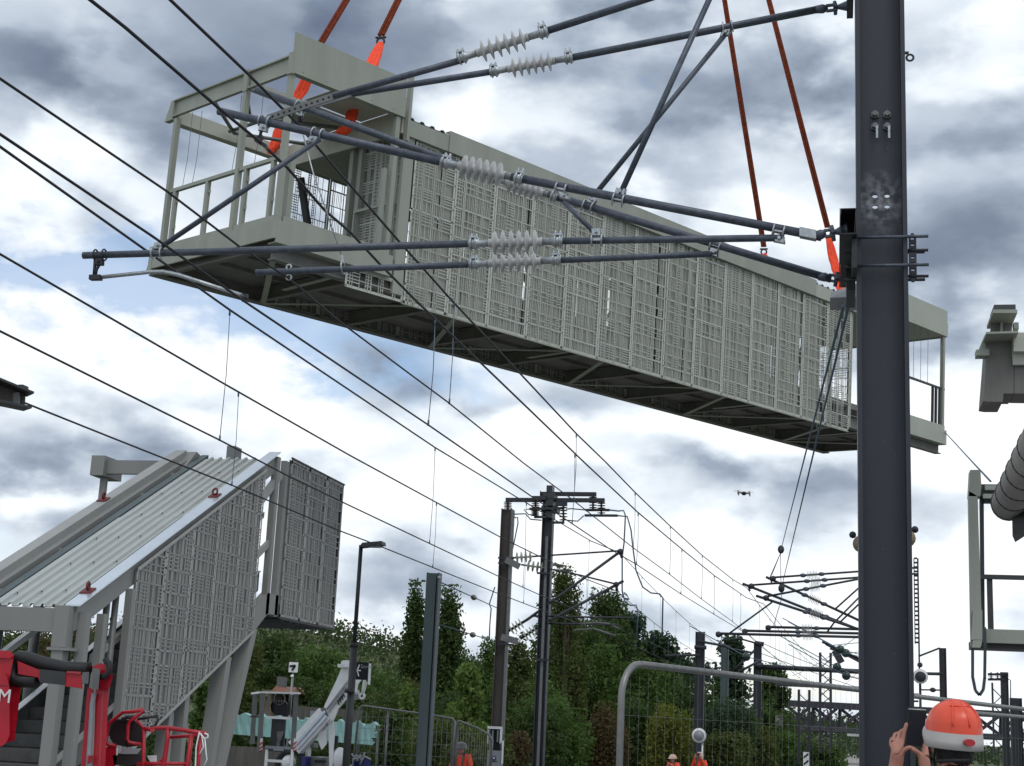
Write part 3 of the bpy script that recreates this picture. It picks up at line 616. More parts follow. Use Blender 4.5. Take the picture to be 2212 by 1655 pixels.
mb = MB(); mb.prism([up(2093, 1072, Y), up(2096, 1015, Y), up(2118, 1015, Y), up(2120, 1050, Y), up(2118, 1072, Y)], (0, .22, 0)); mb.build('post_head', 'paint', t)
mb = MB(); mb.prism([up(2098, 1395, Y), up(2092, 1060, Y), up(2112, 1072, Y), up(2118, 1260, Y), up(2122, 1395, Y)], (0, .12, 0)); mb.build('post', 'paint', t)
mb = MB(); mb.prism([up(2119, 1260, Y+.15), up(2117, 1050, Y+.15), up(2125, 1050, Y+.15), up(2128, 1395, Y+.15), up(2122, 1395, Y+.15)], (0, .1, 0)); mb.build('post', 'paint_dark', t)
mb = MB(); mb.prism([up(2098, 1382, Y-.05), up(2102, 1318, Y-.05), up(2122, 1318, Y-.05), up(2122, 1382, Y-.05)], (0, .04, 0)); mb.build('splice_plate', 'paint', t)
fbox('top_beam', (2119, 1072), (2300, 1048), .1, .12, 'paint_dark'); fbox('rail_bar', (2128, 1058), (2300, 1050), .0, .05, 'paint_light'); fbox('rail_bar', (2124, 1076), (2300, 1069), .0, .05, 'paint_light'); fbox('top_beam', (2126, 1086), (2300, 1077), .1, .08, 'darkgrey')
fbox('handrail', (2122, 1250), (2300, 1245), .05, .06, 'darkgrey'); fbox('baluster', (2135, 1362), (2144, 1251), .08, .05, 'darkgrey')
fbox('floor_beam', (2124, 1388), (2300, 1364), .02, .10, 'paint'); fbox('floor_beam', (2100, 1400), (2300, 1390), .13, .4, 'darkgrey')
mb = MB(); mb.prism([up(2100, 1399, Y-.06), up(2102, 1383, Y-.06), up(2122, 1383, Y-.06), up(2118, 1399, Y-.06)], (0, .05, 0)); mb.build('post_foot', 'paint', t)
pts = [up(2127, 1355, 15.95), up(2128, 1400, 15.95), up(2127, 1465, 15.95), up(2124, 1490, 15.95), up(2116, 1502, 15.95), up(2107, 1492, 15.95), up(2101, 1462, 15.95), up(2101, 1400, 15.96)]
mb = MB()
for i in range(len(pts)-1): mb.beam(pts[i], lerp(pts[i], pts[i+1], 1.02), .03, .008, (0, 1, 0))
tag(mb.build('hanging_strap', 'strap'), 'dark webbing strap looped under the foot of the right stair frame', 'strap')
t = thing('canopy_gutter', 'round grey gutter with dark rings jutting in at the right edge', 'gutter', atY(2190, 1100, 9))
a, b_ = atY(2178, 1090, 9.6), atY(2262, 930, 7.6); mb = MB().tube([a, b_], .105, 18); mb.build('pipe', 'gutter', t)
for k in range(6): c = lerp(a, b_, .02+k*.16); mb = MB().ring(c, b_-a, .1055, .005, 20, 5); mb.build('ring', 'iron', t)
mb = MB(); mb.prism([atY(2186, 1110, 9.5), atY(2187, 1158, 9.5), atY(2230, 1130, 9.3), atY(2230, 1040, 9.3)], (.05, .3, 0)); mb.build('fascia_board', 'darkgrey', t)
# left: beam end
t = thing('crane_beam', 'short grey steel beam end with stiffener ribs poking in at the left edge', 'steel beam', atY(20, 880, 12))
mb = MB(); Y = 12.
mb.beam(atY(-60, 800, Y-.4), atY(66, 852, Y), .2, .02); mb.beam(atY(-60, 858, Y-.4), atY(60, 883, Y), .2, .02); mb.build('flange', 'darkgrey', t)
mb = MB(); mb.prism([atY(-60, 803, Y-.3), atY(52, 848, Y), atY(50, 880, Y), atY(-60, 856, Y-.3)], (0, .03, 0)); mb.build('web', 'ruststeel', t)
for x in (8, 22, 36): mb = MB().beam(atY(x, 834+x*.4, Y-.06), atY(x, 868+x*.22, Y-.06), .012, .06, (1, 0, 0)); mb.build('stiffener', 'midgrey', t)
mb = MB(); mb.box(atY(38, 840, Y), atY(62, 836, Y+.1)); mb.build('end_pad', 'darkgrey', t)
# ------------------------------------------------------------------ near catenary mast and its two cantilevers
YA, YB = 9.75, 10.73
a = lambda x, y: atY(x, y, YA)
b = lambda x, y: atY(x, y, YB)
ms = thing('catenary_mast', 'large dark blue-grey steel H mast filling the right foreground', 'mast', (.34, 10.1, .95))
def Mm(name, mb, m='mast'): return mb.build(name, m, ms)
X0, X1, YF, YK, T = .165, .505, 9.98, 10.26, .03
for x in (X0, X1-T): mb = MB().box((x, YF, .95), (x+T, YK, 13)); Mm('flange', mb)
def hz(px, py): p = atY(px, py, 10.11); return p.x, p.z
holes = [hz(x, y) for x in (1890, 1916) for y in (424, 447)]
hx = [holes[0][0], holes[2][0]]; zz_ = sorted(h[1] for h in holes); zlo = (zz_[0]+zz_[1])/2; zhi = (zz_[2]+zz_[3])/2; y0, y1 = 10.105, 10.125
hl = (zhi-zlo)/2; xm = (hx[0]+hx[1])/2; hw = hx[1]-xm; mb = MB()
mb.box((X0+T, y0, .95), (X1-T, y1, zlo-hl)); mb.box((X0+T, y0, zhi+hl), (X1-T, y1, 13)); mb.box((X0+T, y0, zlo-hl), (hx[0]-hw, y1, zhi+hl)); mb.box((hx[1]+hw, y0, zlo-hl), (X1-T, y1, zhi+hl))
for cx_ in hx:
    for cz in (zlo, zhi):
        n_ = 24; vs = []
        for k in range(n_):
            a_ = 2*math.pi*k/n_; c_, s_ = math.cos(a_), math.sin(a_); q_ = max(abs(c_), abs(s_))
            for y_ in (y0, y1): vs += [(cx_+c_*.019, y_, cz+s_*.014), (cx_+c_/q_*hw, y_, cz+s_/q_*hl)]
        fs = []
        for k in range(n_):
            a0_, b0_ = k*4, ((k+1) % n_)*4; fs += [(a0_, b0_, b0_+1, a0_+1), (a0_+2, a0_+3, b0_+3, b0_+2), (a0_, a0_+2, b0_+2, b0_)]
        mb.add(vs, fs)
Mm('web', mb, 'mastweb')
for px, py in ((1890, 249), (1916, 249), (1890, 275), (1916, 275)):
    p = atY(px, py, 10.1); mb = MB().lathe(p, p+V((0, -.045, 0)), [(0, .03), (.3, .03), (.31, .02), (1, .02)], 6, False); Mm('bolt', mb, 'midgrey')
    if py == 275: mb = MB().box(p+V((.005, -.05, -.1)), p+V((.02, -.042, -.01))); Mm('tag_strip', mb, 'galvl')
p = atY(1960, 125, 10.); mb = MB().ring(p+V((.018, 0, 0)), (0, 1, 0), .024, .008, 14, 6); mb.box(p+V((-.03, -.01, .03)), p+V((.01, .01, .045))); Mm('lug', mb, 'iron')
# bracket beam on the left flange, from the near cantilever to the far one
mb = MB(); q = a(1833, 491); c0 = V((.105, 9.62, q.z)); c1 = V((.105, 10.86, q.z))
for dx in (-.055, .05): mb.box((.105+dx, 9.62, q.z-.09), (.105+dx+.006, 10.86, q.z+.09))
for dz in (-.09, .084): mb.box((.057, 9.62, q.z+dz), (.1545, 10.86, q.z+dz+.006))
Mm('bracket_beam', mb, 'iron')
mb = MB(); mb.box((.13, 9.7, q.z-.30), (.163, 9.95, q.z-.095)); Mm('bracket_plate', mb, 'iron'); Mm('bracket_plate', MB().box((.10, 10.4, q.z-.25), (.163, 10.85, q.z-.095)), 'iron')
for pz in (512, 573):
    z = atY(1900, pz, 9.95).z; mb = MB().tube([(.14, 9.955, z), (.54, 9.955, z)], .011, 8); mb.tube([(.5, 9.955, z), (.64, 9.955, z)], .012, 6); Mm('clamp_rod', mb, 'galv')
    mb = MB().tube([(.5, 10.3, z), (.635, 10.3, z)], .012, 6); Mm('clamp_rod', mb, 'iron')
z1, z0 = atY(1970, 508, 10).z, atY(1970, 603, 10).z
mb = MB(); x = .513; w = .05; zz = np.linspace(z0, z1, 8)
mb.box((x, 10.0, z0), (x+.014, 10.03, z1)); mb.box((x+w-.014, 10.0, z0), (x+w, 10.03, z1))
for k in range(8): mb.box((x+.0145, 10.0, zz[k]-.014), (x+w-.0145, 10.03, zz[k]+.014))
Mm('perforated_plate', mb, 'iron')
for pz in (541, 597): z = atY(1970, pz, 10).z; mb = MB().tube([(.5, 10.0, z), (.64, 10.0, z)], .011, 6); Mm('clamp_rod', mb, 'iron')
for pz in (543, 573, 600): z = atY(1830, pz, 9.9).z; mb = MB().tube([(.08, 9.95, z), (.165, 9.95, z)], .01, 6); Mm('clamp_rod', mb, 'iron')
zt = b(1840, 0).z; mb = MB().box((.115, 10.3, zt-.09), (.163, 10.86, zt+.35)); Mm('bracket_plate', MB().box((.115, 9.6, 9.05), (.163, 10.2, 9.4)), 'iron'); Mm('bracket_plate', mb, 'iron')
# hinge fittings
def fork(mb, p, q):
    p, q = V(p), V(q); d = (q-p).normalized(); u = V((0, 0, 1)); n = d.cross(V((0, 1, 0))).normalized()
    mb.lathe(p, lerp(p, q, .35), [(0, .03), (.6, .036), (1, .02)], 10)
    for s in (-1, 1): mb.beam(lerp(p, q, .3)+n*.022*s, lerp(p, q, .62)+n*.022*s, .03, .014, n)
    mb.tube([lerp(p, q, .55)+V((0, -.04, 0)), lerp(p, q, .55)+V((0, .04, 0))], .014, 8); mb.tube([lerp(p, q, .55)+n*.05, lerp(p, q, .55)-n*.06], .014, 8)
    mb.lathe(lerp(p, q, .5), q, [(0, .016), (.3, .02), (.85, .045), (1, .05)], 8)
def clamp(mb, p, d, r=.036, arm=None):
    p, d = V(p), V(d).normalized()
    for s in (-.035, .035): mb.ring(p+d*s, d, r+.006, .007, 14, 5)
    n = V((0, 0, -1)) if arm is None else (V(arm)-p).normalized()
    mb.beam(p+n*.0-d*.04, p+n*.0+d*.04, .05, .02, n); mb.obox(p+n*(r+.02), d*.03, n*.025, d.cross(n)*.02)
    mb.tube([p+n*(r+.02)+d.cross(n)*.045, p+n*(r+.02)-d.cross(n)*.045], .012, 8)
    for s in (-.035, .035): mb.tube([p+d*s+n*(r), p+d*s+n*(r+.05)], .006, 5)
def fitting(mb, p, q, r=.032):
    p, q = V(p), V(q); mb.lathe(p, q, [(0, r*1.15), (.45, r*1.2), (.5, r*.85), (1, r*.8)], 12); d = (q-p).normalized()
    u = V((0, 0, 1)); u = (u-d*u.dot(d)).normalized(); w = u.cross(d)
    for f in (.12, .36):
        c = lerp(p, q, f); mb.ring(c, d, r*1.35, .008, 12, 5); mb.tube([c+u*r, c+u*(r+.045)], .007, 5); mb.tube([c+u*r+w*.02, c+u*(r+.045)+w*.02], .007, 5)
    mb.obox(lerp(p, q, .24)+u*(r+.01), (q-p)*.2, w*.035, u*.008)
def ins_set(t, p, q, n=6, R=.078, m='ins', up_ends=True, fr=.215):
    p, q = V(p), V(q); mb = MB(); insulator(mb, lerp(p, q, fr), lerp(p, q, 1-fr), n, R); o = mb.build('insulator', m, t)
    for e, i in ((p, lerp(p, q, fr)), (q, lerp(p, q, 1-fr))):
        mb = MB(); fitting(mb, e, i); f = mb.build('end_fitting', 'galvl', o)
    return o
def holes_strap(t, p, q, w=.055):
    p, q = V(p), V(q); d = (q-p).normalized(); mb = MB(); mb.beam(p, q, .012, w); u = V((0, -1, 0)); n = int((q-p).length/.045); mb.slot(1)
    for k in range(1, n): c = lerp(p, q, k/n); mb.lathe(c+u*.0055, c+u*.0075, [(0, .010), (1, .010)], 8)
    mb.build('perforated_strap', ['midgrey', 'black'], t)
def Tb(t, name, pts, r, m='galv', n=12): return MB().tube(pts, r, n).build(name, m, t)
# --- cantilever A
ca = thing('cantilever', 'nearer catenary cantilever with longest tube ending top left and curved steady arm', 'catenary bracket', a(1830, 560), 'tube cantilevers on the near mast')
Tb(ca, 'diagonal_tube', [a(1775, 512), a(1105, 382)], .031); ins_set(ca, a(1130, 388), a(953, 350), 6, .082); Tb(ca, 'diagonal_tube', [a(962, 352), a(472, 240)], .031)
mb = MB(); fork(mb, a(1760, 509), a(1830, 497)); mb.build('hinge', 'galv', ca)
mb = MB(); mb.obox(a(1745, 506), (a(1765, 510)-a(1745, 506))*.9, V((0, .034, 0)), V((0, 0, .031))); mb.build('tube_end', 'galvl', ca)
Tb(ca, 'top_tube', [a(720, 208), a(1000, 129)], .025); ins_set(ca, a(988, 128), a(1184, 67), 6, .078); Tb(ca, 'top_tube', [a(1175, 69), a(1815, -137)], .027); holes_strap(ca, a(578, 256), a(735, 203))
Tb(ca, 'registration_tube', [a(1690, 514), a(1205, 521)], .025); ins_set(ca, a(1216, 521), a(1013, 527), 6, .082); Tb(ca, 'registration_tube', [a(1030, 526), a(180, 552)], .027)
Tb(ca, 'brace_tube', [a(692, 300), a(338, 540)], .02); Tb(ca, 'brace_tube', [a(1338, 424), a(1552, -45)], .022); Tb(ca, 'brace_tube', [a(1217, 436), a(1288, 506)], .018)
for (x, y), (x2, y2), am in (((572, 262), (700, 290), a(566, 300)), ((686, 289), (780, 310), a(660, 320)), ((1212, 409), (1300, 426), a(1225, 440)), ((1336, 432), (1400, 444), a(1345, 400)), ((1682, 500), (1750, 512), a(1684, 530)), ((1290, 519), (1400, 518), a(1288, 500)), ((216, 551), (300, 548), a(214, 580)), ((340, 547), (420, 545), a(345, 520))):
    mb = MB(); clamp(mb, a(x, y), a(x2, y2)-a(x, y), arm=am); mb.build('clamp', 'galvl' if x != 216 else 'iron', ca)
mb = MB(); mb.tube([a(570, 268), a(562, 292)], .012, 6); mb.ring(a(562, 298), (0, 1, 0), .02, .009, 12, 5); mb.tube([a(562, 304), a(564, 311)], .014, 6); mb.obox(a(564, 310), V((.05, .0, -.03)), V((0, .02, 0)), V((0, 0, .015))); mb.build('messenger_hanger', 'iron', ca)
mb = MB(); mb.tube([a(206, 558), a(203, 598)], .014, 6); mb.tube([a(222, 560), a(209, 582), a(206, 598)], .012, 6); mb.obox(a(207, 600), V((.045, 0, 0)), V((0, .025, 0)), V((0, 0, .018))); mb.build('drop_bracket', 'iron', ca)
Tb(ca, 'steady_arm', [a(208, 600), a(320, 588), a(352, 587), a(385, 594), a(528, 640)], .0155, 'galvl'); mb = MB(); mb.tube([a(528, 638), a(526, 652)], .014, 6); mb.obox(a(528, 640), V((.025, 0, 0)), V((0, .015, 0)), V((0, 0, .015))); mb.build('contact_clip', 'iron', ca)
# --- cantilever B
cb = thing('cantilever', 'farther cantilever of the near mast, its tubes behind and its strap hung lower', 'catenary bracket', b(1830, 640), 'tube cantilevers on the near mast')
Tb(cb, 'diagonal_tube', [b(1795, 603), b(1185, 420)], .030); ins_set(cb, b(1205, 427), b(1065, 384), 6, .072, fr=.215); Tb(cb, 'diagonal_tube', [b(1075, 387), b(553, 194)], .030)
mb = MB(); fork(mb, b(1768, 597), b(1838, 606)); mb.build('hinge', 'galv', cb)
Tb(cb, 'top_tube', [b(760, 203), b(1068, 154)], .026); ins_set(cb, b(1058, 156), b(1238, 124), 6, .075); Tb(cb, 'top_tube', [b(1228, 126), b(1768, 20)], .029); holes_strap(cb, b(652, 235), b(770, 200))
mb = MB(); fork(mb, b(1762, 21), b(1838, 12)); mb.build('hinge', 'galv', cb)
Tb(cb, 'registration_tube', [b(1552, 548), b(1200, 563)], .024); ins_set(cb, b(1212, 562), b(1014, 571), 6, .076); Tb(cb, 'registration_tube', [b(1030, 571), b(553, 589)], .026)
Tb(cb, 'brace_tube', [b(1274, 434), b(1572, 68)], .021)
for (x, y), (x2, y2), am in (((650, 230), (760, 270), b(645, 262)), ((1270, 446), (1400, 487), b(1290, 420)), ((1572, 58), (1650, 43), b(1565, 80)), ((1545, 531), (1620, 554), b(1540, 556))):
    mb = MB(); clamp(mb, b(x, y), b(x2, y2)-b(x, y), arm=am); mb.build('clamp', 'galvl', cb)
mb = MB(); mb.tube([b(651, 238), b(648, 262)], .012, 6); mb.ring(b(648, 258), (0, 1, 0), .018, .008, 12, 5); mb.obox(b(646, 271), V((.06, 0, -.03)), V((0, .02, 0)), V((0, 0, .014))); mb.build('messenger_hanger', 'iron', cb)
mb = MB(); mb.ring(b(624, 577), (0, 1, 0), .02, .008, 12, 5); mb.ring(b(624, 599), (0, 1, 0), .022, .008, 12, 5); mb.tube([b(624, 583), b(624, 594)], .008, 5); mb.build('contact_clip', 'galvl', cb)
mb = MB(); mb.ring(b(741, 578), (1, 0, .1), .05, .008, 16, 5); mb.beam(b(738, 552), b(741, 569), .03, .012); mb.build('support_hook', 'galvl', cb)
Tb(cb, 'support_wire', [b(655, 292), b(676, 372), b(738, 553)], .006, 'galvl', 5)
# street lamp and horn speakers standing behind the mast
t = thing('street_lamp', 'flat pale street lantern sticking out left from behind the dark mast', 'street lamp', (.9, 11.6, .95))
p0 = atY(1793, 655, 11.6); p1 = atY(1870, 640, 11.6); zl = p0.z
mb = MB(); mb.add([(p0.x, 11.45, zl), (p0.x, 11.8, zl), (p1.x+.1, 11.4, zl), (p1.x+.1, 11.85, zl), (p0.x+.01, 11.47, zl+.05), (p0.x+.01, 11.78, zl+.05), (p1.x, 11.42, zl+.13), (p1.x, 11.83, zl+.13)], [(0, 1, 3, 2), (4, 6, 7, 5), (0, 4, 5, 1), (2, 3, 7, 6), (0, 2, 6, 4), (1, 5, 7, 3)]); mb.build('lantern', 'sign', t)
mb = MB(); mb.tube([(p1.x, 11.62, zl+.06), (p1.x+.22, 11.62, zl+.06), (p1.x+.26, 11.62, zl), (p1.x+.26, 11.62, .95)], .03, 8); mb.build('pole', 'darkgrey', t)
t = thing('horn_speaker', 'beige horn loudspeaker peeking out left of the dark mast', 'loudspeaker', atY(1860, 1200, 10.5))
def horn(t, px, py, sgn, Y=10.6):
    p = atY(px, py, Y); mb = MB().lathe(p+V((sgn*.02, .25, 0)), p+V((0, -.08, -.02)), [(0, .03), (.4, .03), (.75, .042), (1, .062)], 16); mb.build('horn', 'horn', t); mb = MB().tube([p+V((0, .1, 0)), p+V((-sgn*.25, .1, 0))], .018, 6); mb.build('arm', 'iron', t); mb = MB().ball(p+V((sgn*.06, -.02, .05)), .025, 8, 6); mb.build('driver', 'iron', t)
horn(t, 1861, 1172, -1)
t = thing('horn_speaker', 'beige horn loudspeaker peeking out right of the dark mast', 'loudspeaker', atY(1960, 1200, 10.5)); horn(t, 1957, 1160, 1)
# ------------------------------------------------------------------ wires along the track
def onwire(x, y, Xa, Ya, Xb, Yb):
    d = ray(x, y); k = (Xb-Xa)/(Yb-Ya); t_ = (Xa-k*Ya)/(d[0]-k*d[1]); return V(CAMP+d*t_)
def wire(name, label, group, pix, Xa, Ya, Xb, Yb, r=.010, back=True, extra=None, cat='wire'):
    r = r*1.3
    pts = [onwire(x, y, Xa, Ya, Xb, Yb) for x, y in pix]
    pts.sort(key=lambda p: p.y)
    if back: d = (pts[0]-pts[1]).normalized(); pts.insert(0, pts[0]+d*4)
    if extra: pts += [V(e) for e in extra]
    o = tag(MB().tube(pts, r, 6).build(name, 'wire'), label, cat, group); return o, pts
def at_y(pts, y):
    for p, q in zip(pts, pts[1:]):
        if p.y <= y <= q.y: return lerp(p, q, (y-p.y)/(q.y-p.y))
    return None
def droppers(mo, mp, cpts, ys):
    for y in ys:
        p = at_y(mp, y); q = None
        if p is not None:
            a0 = pix(p); best = 4.0
            for yy in np.linspace(y-3.5, y+3.5, 71):
                c = at_y(cpts, yy)
                if c is None: continue
                b0 = pix(c); e_ = abs(b0[0]-a0[0]-(b0[1]-a0[1])*(a0[0]-1740)/13500)
                if e_ < best: best, q = e_, c
        if p is None or q is None or p.z-q.z < .05: continue
        mb = MB().tube([p, lerp(p, q, .5)+V((.015, 0, 0)), q], .0045, 4); mb.tube([p+V((0, 0, .01)), p+V((0, 0, -.06))], .012, 5); mb.tube([q+V((0, 0, .05)), q+V((0, 0, -.01))], .011, 5); mb.build('dropper', 'thin', mo)
YS = 50.0
GW = 'overhead wires along the tracks'
m1, m1p = wire('messenger_wire', 'messenger wire clamped under the nearer cantilever of the dark mast', GW, [(195, 0), (270, 59), (474, 235), (564, 309), (622, 364), (701, 454), (756, 501), (818, 568), (897, 648), (1262, 999), (1378, 1107), (1473, 1186.5), (1543, 1243.5), (1612, 1291), (1650, 1305)], -4.17, 9.75, -2.25, YS, .0095)
c4, c4p = wire('contact_wire', 'contact wire held by the curved steady arm at left', GW, [(0, 290), (330, 511), (529, 652), (928, 920), (1149, 1073), (1318, 1186.5), (1376, 1220), (1468.5, 1281.7), (1540, 1325.7), (1616, 1371), (1636, 1391)], -4.19, 9.75, -2.45, YS, .0075)
m2, m2p = wire('messenger_wire', 'topmost messenger wire, hung under the farther cantilever strap', GW, [(368, 0), (536, 160), (646, 271), (732, 372), (865, 525), (975, 648), (1245, 937), (1309, 999), (1373, 1065), (1448, 1137), (1517, 1200), (1583, 1252), (1613, 1270)], -4.27, 10.73, -2.75, YS, .0095)
c3, c3p = wire('contact_wire', 'contact wire ringed under the short lower tube of the farther cantilever', GW, [(0, 170), (360, 413), (515, 531), (625, 602.5), (734, 695), (888, 810), (965, 867), (1129, 999), (1238.6, 1081), (1364.6, 1181), (1444, 1239), (1512.5, 1292), (1581, 1342), (1634, 1385)], -4.25, 10.73, -2.5, YS, .007)
m5, m5p = wire('messenger_wire', 'thick messenger wire running to the upper clamp of the paired masts', GW, [(0, 317), (497, 670), (940, 967), (1112.6, 1072), (1276.7, 1169), (1339, 1194)], -6.4, 12, -6.45, 45, .0105)
m6, m6p = wire('messenger_wire', 'second messenger wire of the far track, ending at the lower clamp', GW, [(0, 549), (483, 828.5), (756, 984), (972, 1101.5), (1083, 1161.6), (1262, 1249.5), (1333, 1277)], -7.6, 14, -6.55, 45, .0105)
c7, c7p = wire('contact_wire', 'contact wire of the far track crossing above the stair roof peak', GW, [(0, 715.5), (473, 950), (620, 1027), (740, 1085), (972, 1195), (1083, 1248), (1168, 1286), (1345, 1358)], -6.4, 10, -6.3, 45, .008)
c8, c8p = wire('contact_wire', 'lowest contact wire crossing in front of the stair roof', GW, [(65, 875), (240, 945), (500, 1048), (604, 1091.5), (732, 1146), (810, 1175.7), (972, 1240.7), (1074.6, 1281.7), (1162, 1315), (1330, 1376)], -7.6, 12, -6.5, 45, .008)
def ys_of(px, pts_, par): return [onwire(x, y, *par).y for x, y in px]
droppers(m1, m1p, c4p, ys_of([(940, 690), (1242, 980), (1378.6, 1107), (1473, 1186), (1543, 1243), (1600, 1284)], 0, (-4.17, 9.75, -2.25, YS)))
droppers(m2, m2p, c3p, ys_of([(980, 653), (1245, 937), (1372, 1064), (1448, 1137), (1517, 1200), (1583, 1252)], 0, (-4.27, 10.73, -2.75, YS)))
droppers(m5, m5p, c7p, ys_of([(497, 670), (940, 967), (1137, 1090), (1273, 1167)], 0, (-6.4, 12, -6.45, 45)))
droppers(m6, m6p, c8p, ys_of([(515, 853), (943, 1085), (1135, 1187), (1268, 1252)], 0, (-7.6, 14, -6.55, 45)))
# beyond the next supports
def far_wire(label, p, q, sag, r=.011, name='messenger_wire'):
    p, q = V(p), V(q); pts = [lerp(p, q, t_)+V((0, 0, -sag*4*t_*(1-t_))) for t_ in np.linspace(0, 1, 11)]
    return tag(MB().tube(pts, r, 5).build(name, 'wire'), label, 'wire', GW), pts
E1 = [(m1p[-1], (-.3, 100, 6.7), .25, 'far span of wire beyond the right cantilevers, starting at their middle top tube'), (m2p[-1], (-1.0, 100, 6.9), .3, 'far span of wire leaving the leftmost top tube of the right cantilevers'),
      (m5p[-1], (-5.6, 95, 7.2), .5, 'far span of messenger wire beyond the upper clamp of the paired masts'), (m6p[-1], (-6.4, 95, 6.6), .4, 'far span of messenger wire beyond the lower clamp of the paired masts')]
fw = [far_wire(l, p, q, s_) for p, q, s_, l in E1]
E2 = [(c4p[-1], (-.5, 100, 5.4), .05, 'far span of contact wire beyond the steady arm of the right cantilevers'), (c3p[-1], (-1.1, 100, 5.4), .05, 'far span of contact wire under the middle lower tube at right'),
      (c7p[-1], (-5.7, 95, 5.5), .05, 'far span of contact wire beyond the paired masts, upper of two'), (c8p[-1], (-6.5, 95, 5.3), .05, 'far span of contact wire beyond the paired masts, lower of two')]
fc = [far_wire(l, p, q, s_, .009, 'contact_wire') for p, q, s_, l in E2]
for (mo, mp), (co, cq) in zip(fw, fc): droppers(mo, mp, cq, [p.y for p in mp[1:-1]])
for x0, y0, z0, x1, y1, z1, sg, l in ((2.1, 49, 6.9, -2.6, 100, 6.3, .3, 'far wire slanting left from the mast behind the dark mast'), (2.6, 60, 7.4, .2, 130, 6.4, .5, 'far wire just left of the dark mast, above the truss bridge'), (-2.4, 52, 5.6, 2.2, 96, 6.1, .2, 'far wire crossing rightward below the three lower tubes'), (-2.6, 52, 5.3, 4.4, 97, 4.9, .1, 'lowest far wire crossing rightward to the gantry')):
    far_wire(l, (x0, y0, z0), (x1, y1, z1), sg, .012)
# two pulley guys with round balls behind the street lantern
def guy(label, p, q, balls):
    t = thing('guy_wire', label, 'guy wire', q, 'guy wires with round insulators'); mb = MB().tube([p, q], .012, 5); mb.build('wire', 'thin', t)
    for bp in balls:
        mb = MB(); mb.ball(bp, .13, 12, 8, (.8, .8, 1.05)); mb.ring(bp, (1, 0, 0), .1, .03, 14, 6); mb.build('round_insulator', 'iron', t)
    return t
g1 = guy('left guy wire slanting down behind the lantern to the upper round insulator', atY(1822, 660, 11.3), atY(1686, 1192, 48), [atY(1687, 1187, 48)])
MB().tube([atY(1686, 1195, 48), atY(1661, 1252, 49), atY(1668, 1240, 49), atY(1686, 1195, 48), atY(1687, 1262, 48.5)], .012, 5).build('wire', 'thin', g1)
g2 = guy('right guy wire slanting down behind the lantern to the lower round insulator', atY(1833, 662, 11.3), atY(1690, 1262, 48.5), [atY(1688, 1271, 48.5)])
MB().tube([atY(1688, 1276, 48.5), atY(1688, 1294, 48.5), atY(1671, 1352, 49)], .012, 5).build('wire', 'thin', g2)
# ------------------------------------------------------------------ paired masts with switch gear, 45 m away
Y5 = 45.
e = lambda x, y, dy=0: atY(x, y, Y5+dy)
def hmast(t, p, top, w=.32, d=.3, m='iron', name='post', z0=0.0, ang=0):
    x, y = p; mb = MB()
    mb.box((x-w/2, y-d/2, z0), (x-w/2+.03, y+d/2, top)); mb.box((x+w/2-.03, y-d/2, z0), (x+w/2, y+d/2, top)); mb.box((x-w/2+.0305, y-.012, z0), (x+w/2-.0305, y+.012, top)); return mb.build(name, m, t)
t = thing('catenary_mast', 'left of the paired masts, brownish, with pale glass insulators and slanting tubes', 'mast', (-9.95, 45, 0), 'paired masts left of centre')
hmast(t, (-9.95, 45), 9.05, .33, .3, 'ruststeel')
mb = MB(); mb.box((-9.78, 44.8, .9), (-9.7, 44.95, 9.0)); mb.build('cable_duct', 'midgrey', t)
def ins_far(t, p, q, n, R, m):
    mb = MB(); insulator(mb, p, q, n, R, .03, 10); return mb.build('insulator', m, t)
def tb5(t, name, pts, r=.035, m='iron'): return MB().tube(pts, r, 7).build(name, m, t)
tb5(t, 'stay_tube', [e(1103, 1205), e(1155, 1202), e(1338, 1190)], .028); ins_far(t, e(1110, 1205), e(1152, 1202), 4, .17, 'glassins')
tb5(t, 'stay_tube', [e(1126, 1220), e(1176, 1227), e(1250, 1242), e(1331, 1262)], .028); ins_far(t, e(1134, 1221), e(1178, 1227), 4, .17, 'glassins')
tb5(t, 'diagonal_tube', [e(1092, 1367), e(1140, 1338), e(1342, 1190)], .045); ins_far(t, e(1099, 1363), e(1130, 1344), 4, .17, 'glassins')
tb5(t, 'diagonal_tube', [e(1124, 1380), e(1170, 1350), e(1347, 1255)], .045); ins_far(t, e(1130, 1376), e(1160, 1357), 4, .17, 'glassins')
tb5(t, 'registration_tube', [e(1152, 1331), e(1369, 1335)], .03); tb5(t, 'registration_tube', [e(1186, 1347), e(1336, 1350)], .03)
tb5(t, 'steady_arm', [e(1253, 1335), e(1253, 1348), e(1287, 1345), e(1312, 1347), e(1340, 1360)], .024, 'midgrey'); tb5(t, 'steady_arm', [e(1238, 1362), e(1283, 1358), e(1330, 1373)], .024, 'midgrey')
for (x0, y0, x1, y1) in ((1093, 1209, 1122, 1224), (1083, 1376, 1118, 1386)):
    mb = MB().beam(e(x0, y0, -.2), e(x1, y1, -.2), .1, .2); mb.build('bracket', 'midgrey', t)
for y in (1205, 1216, 1376, 1391): mb = MB().beam(e(1076, y, -.2), e(1110, y+2, -.2), .05, .05); mb.build('clamp_bar', 'iron', t)
mb = MB(); mb.ball(e(1340, 1192), .1, 8, 6); mb.tube([e(1340, 1192), e(1344, 1205)], .05, 6); mb.build('clamp', 'iron', t)
mb = MB(); mb.ball(e(1331, 1263), .09, 8, 6); mb.tube([e(1331, 1263), e(1333, 1277)], .045, 6); mb.build('clamp', 'iron', t)
tb5(t, 'jumper_cable', [e(1107, 1113), e(1114, 1119), e(1118, 1117), e(1119, 1130), e(1112, 1165), e(1104, 1202)], .02, 'thin')
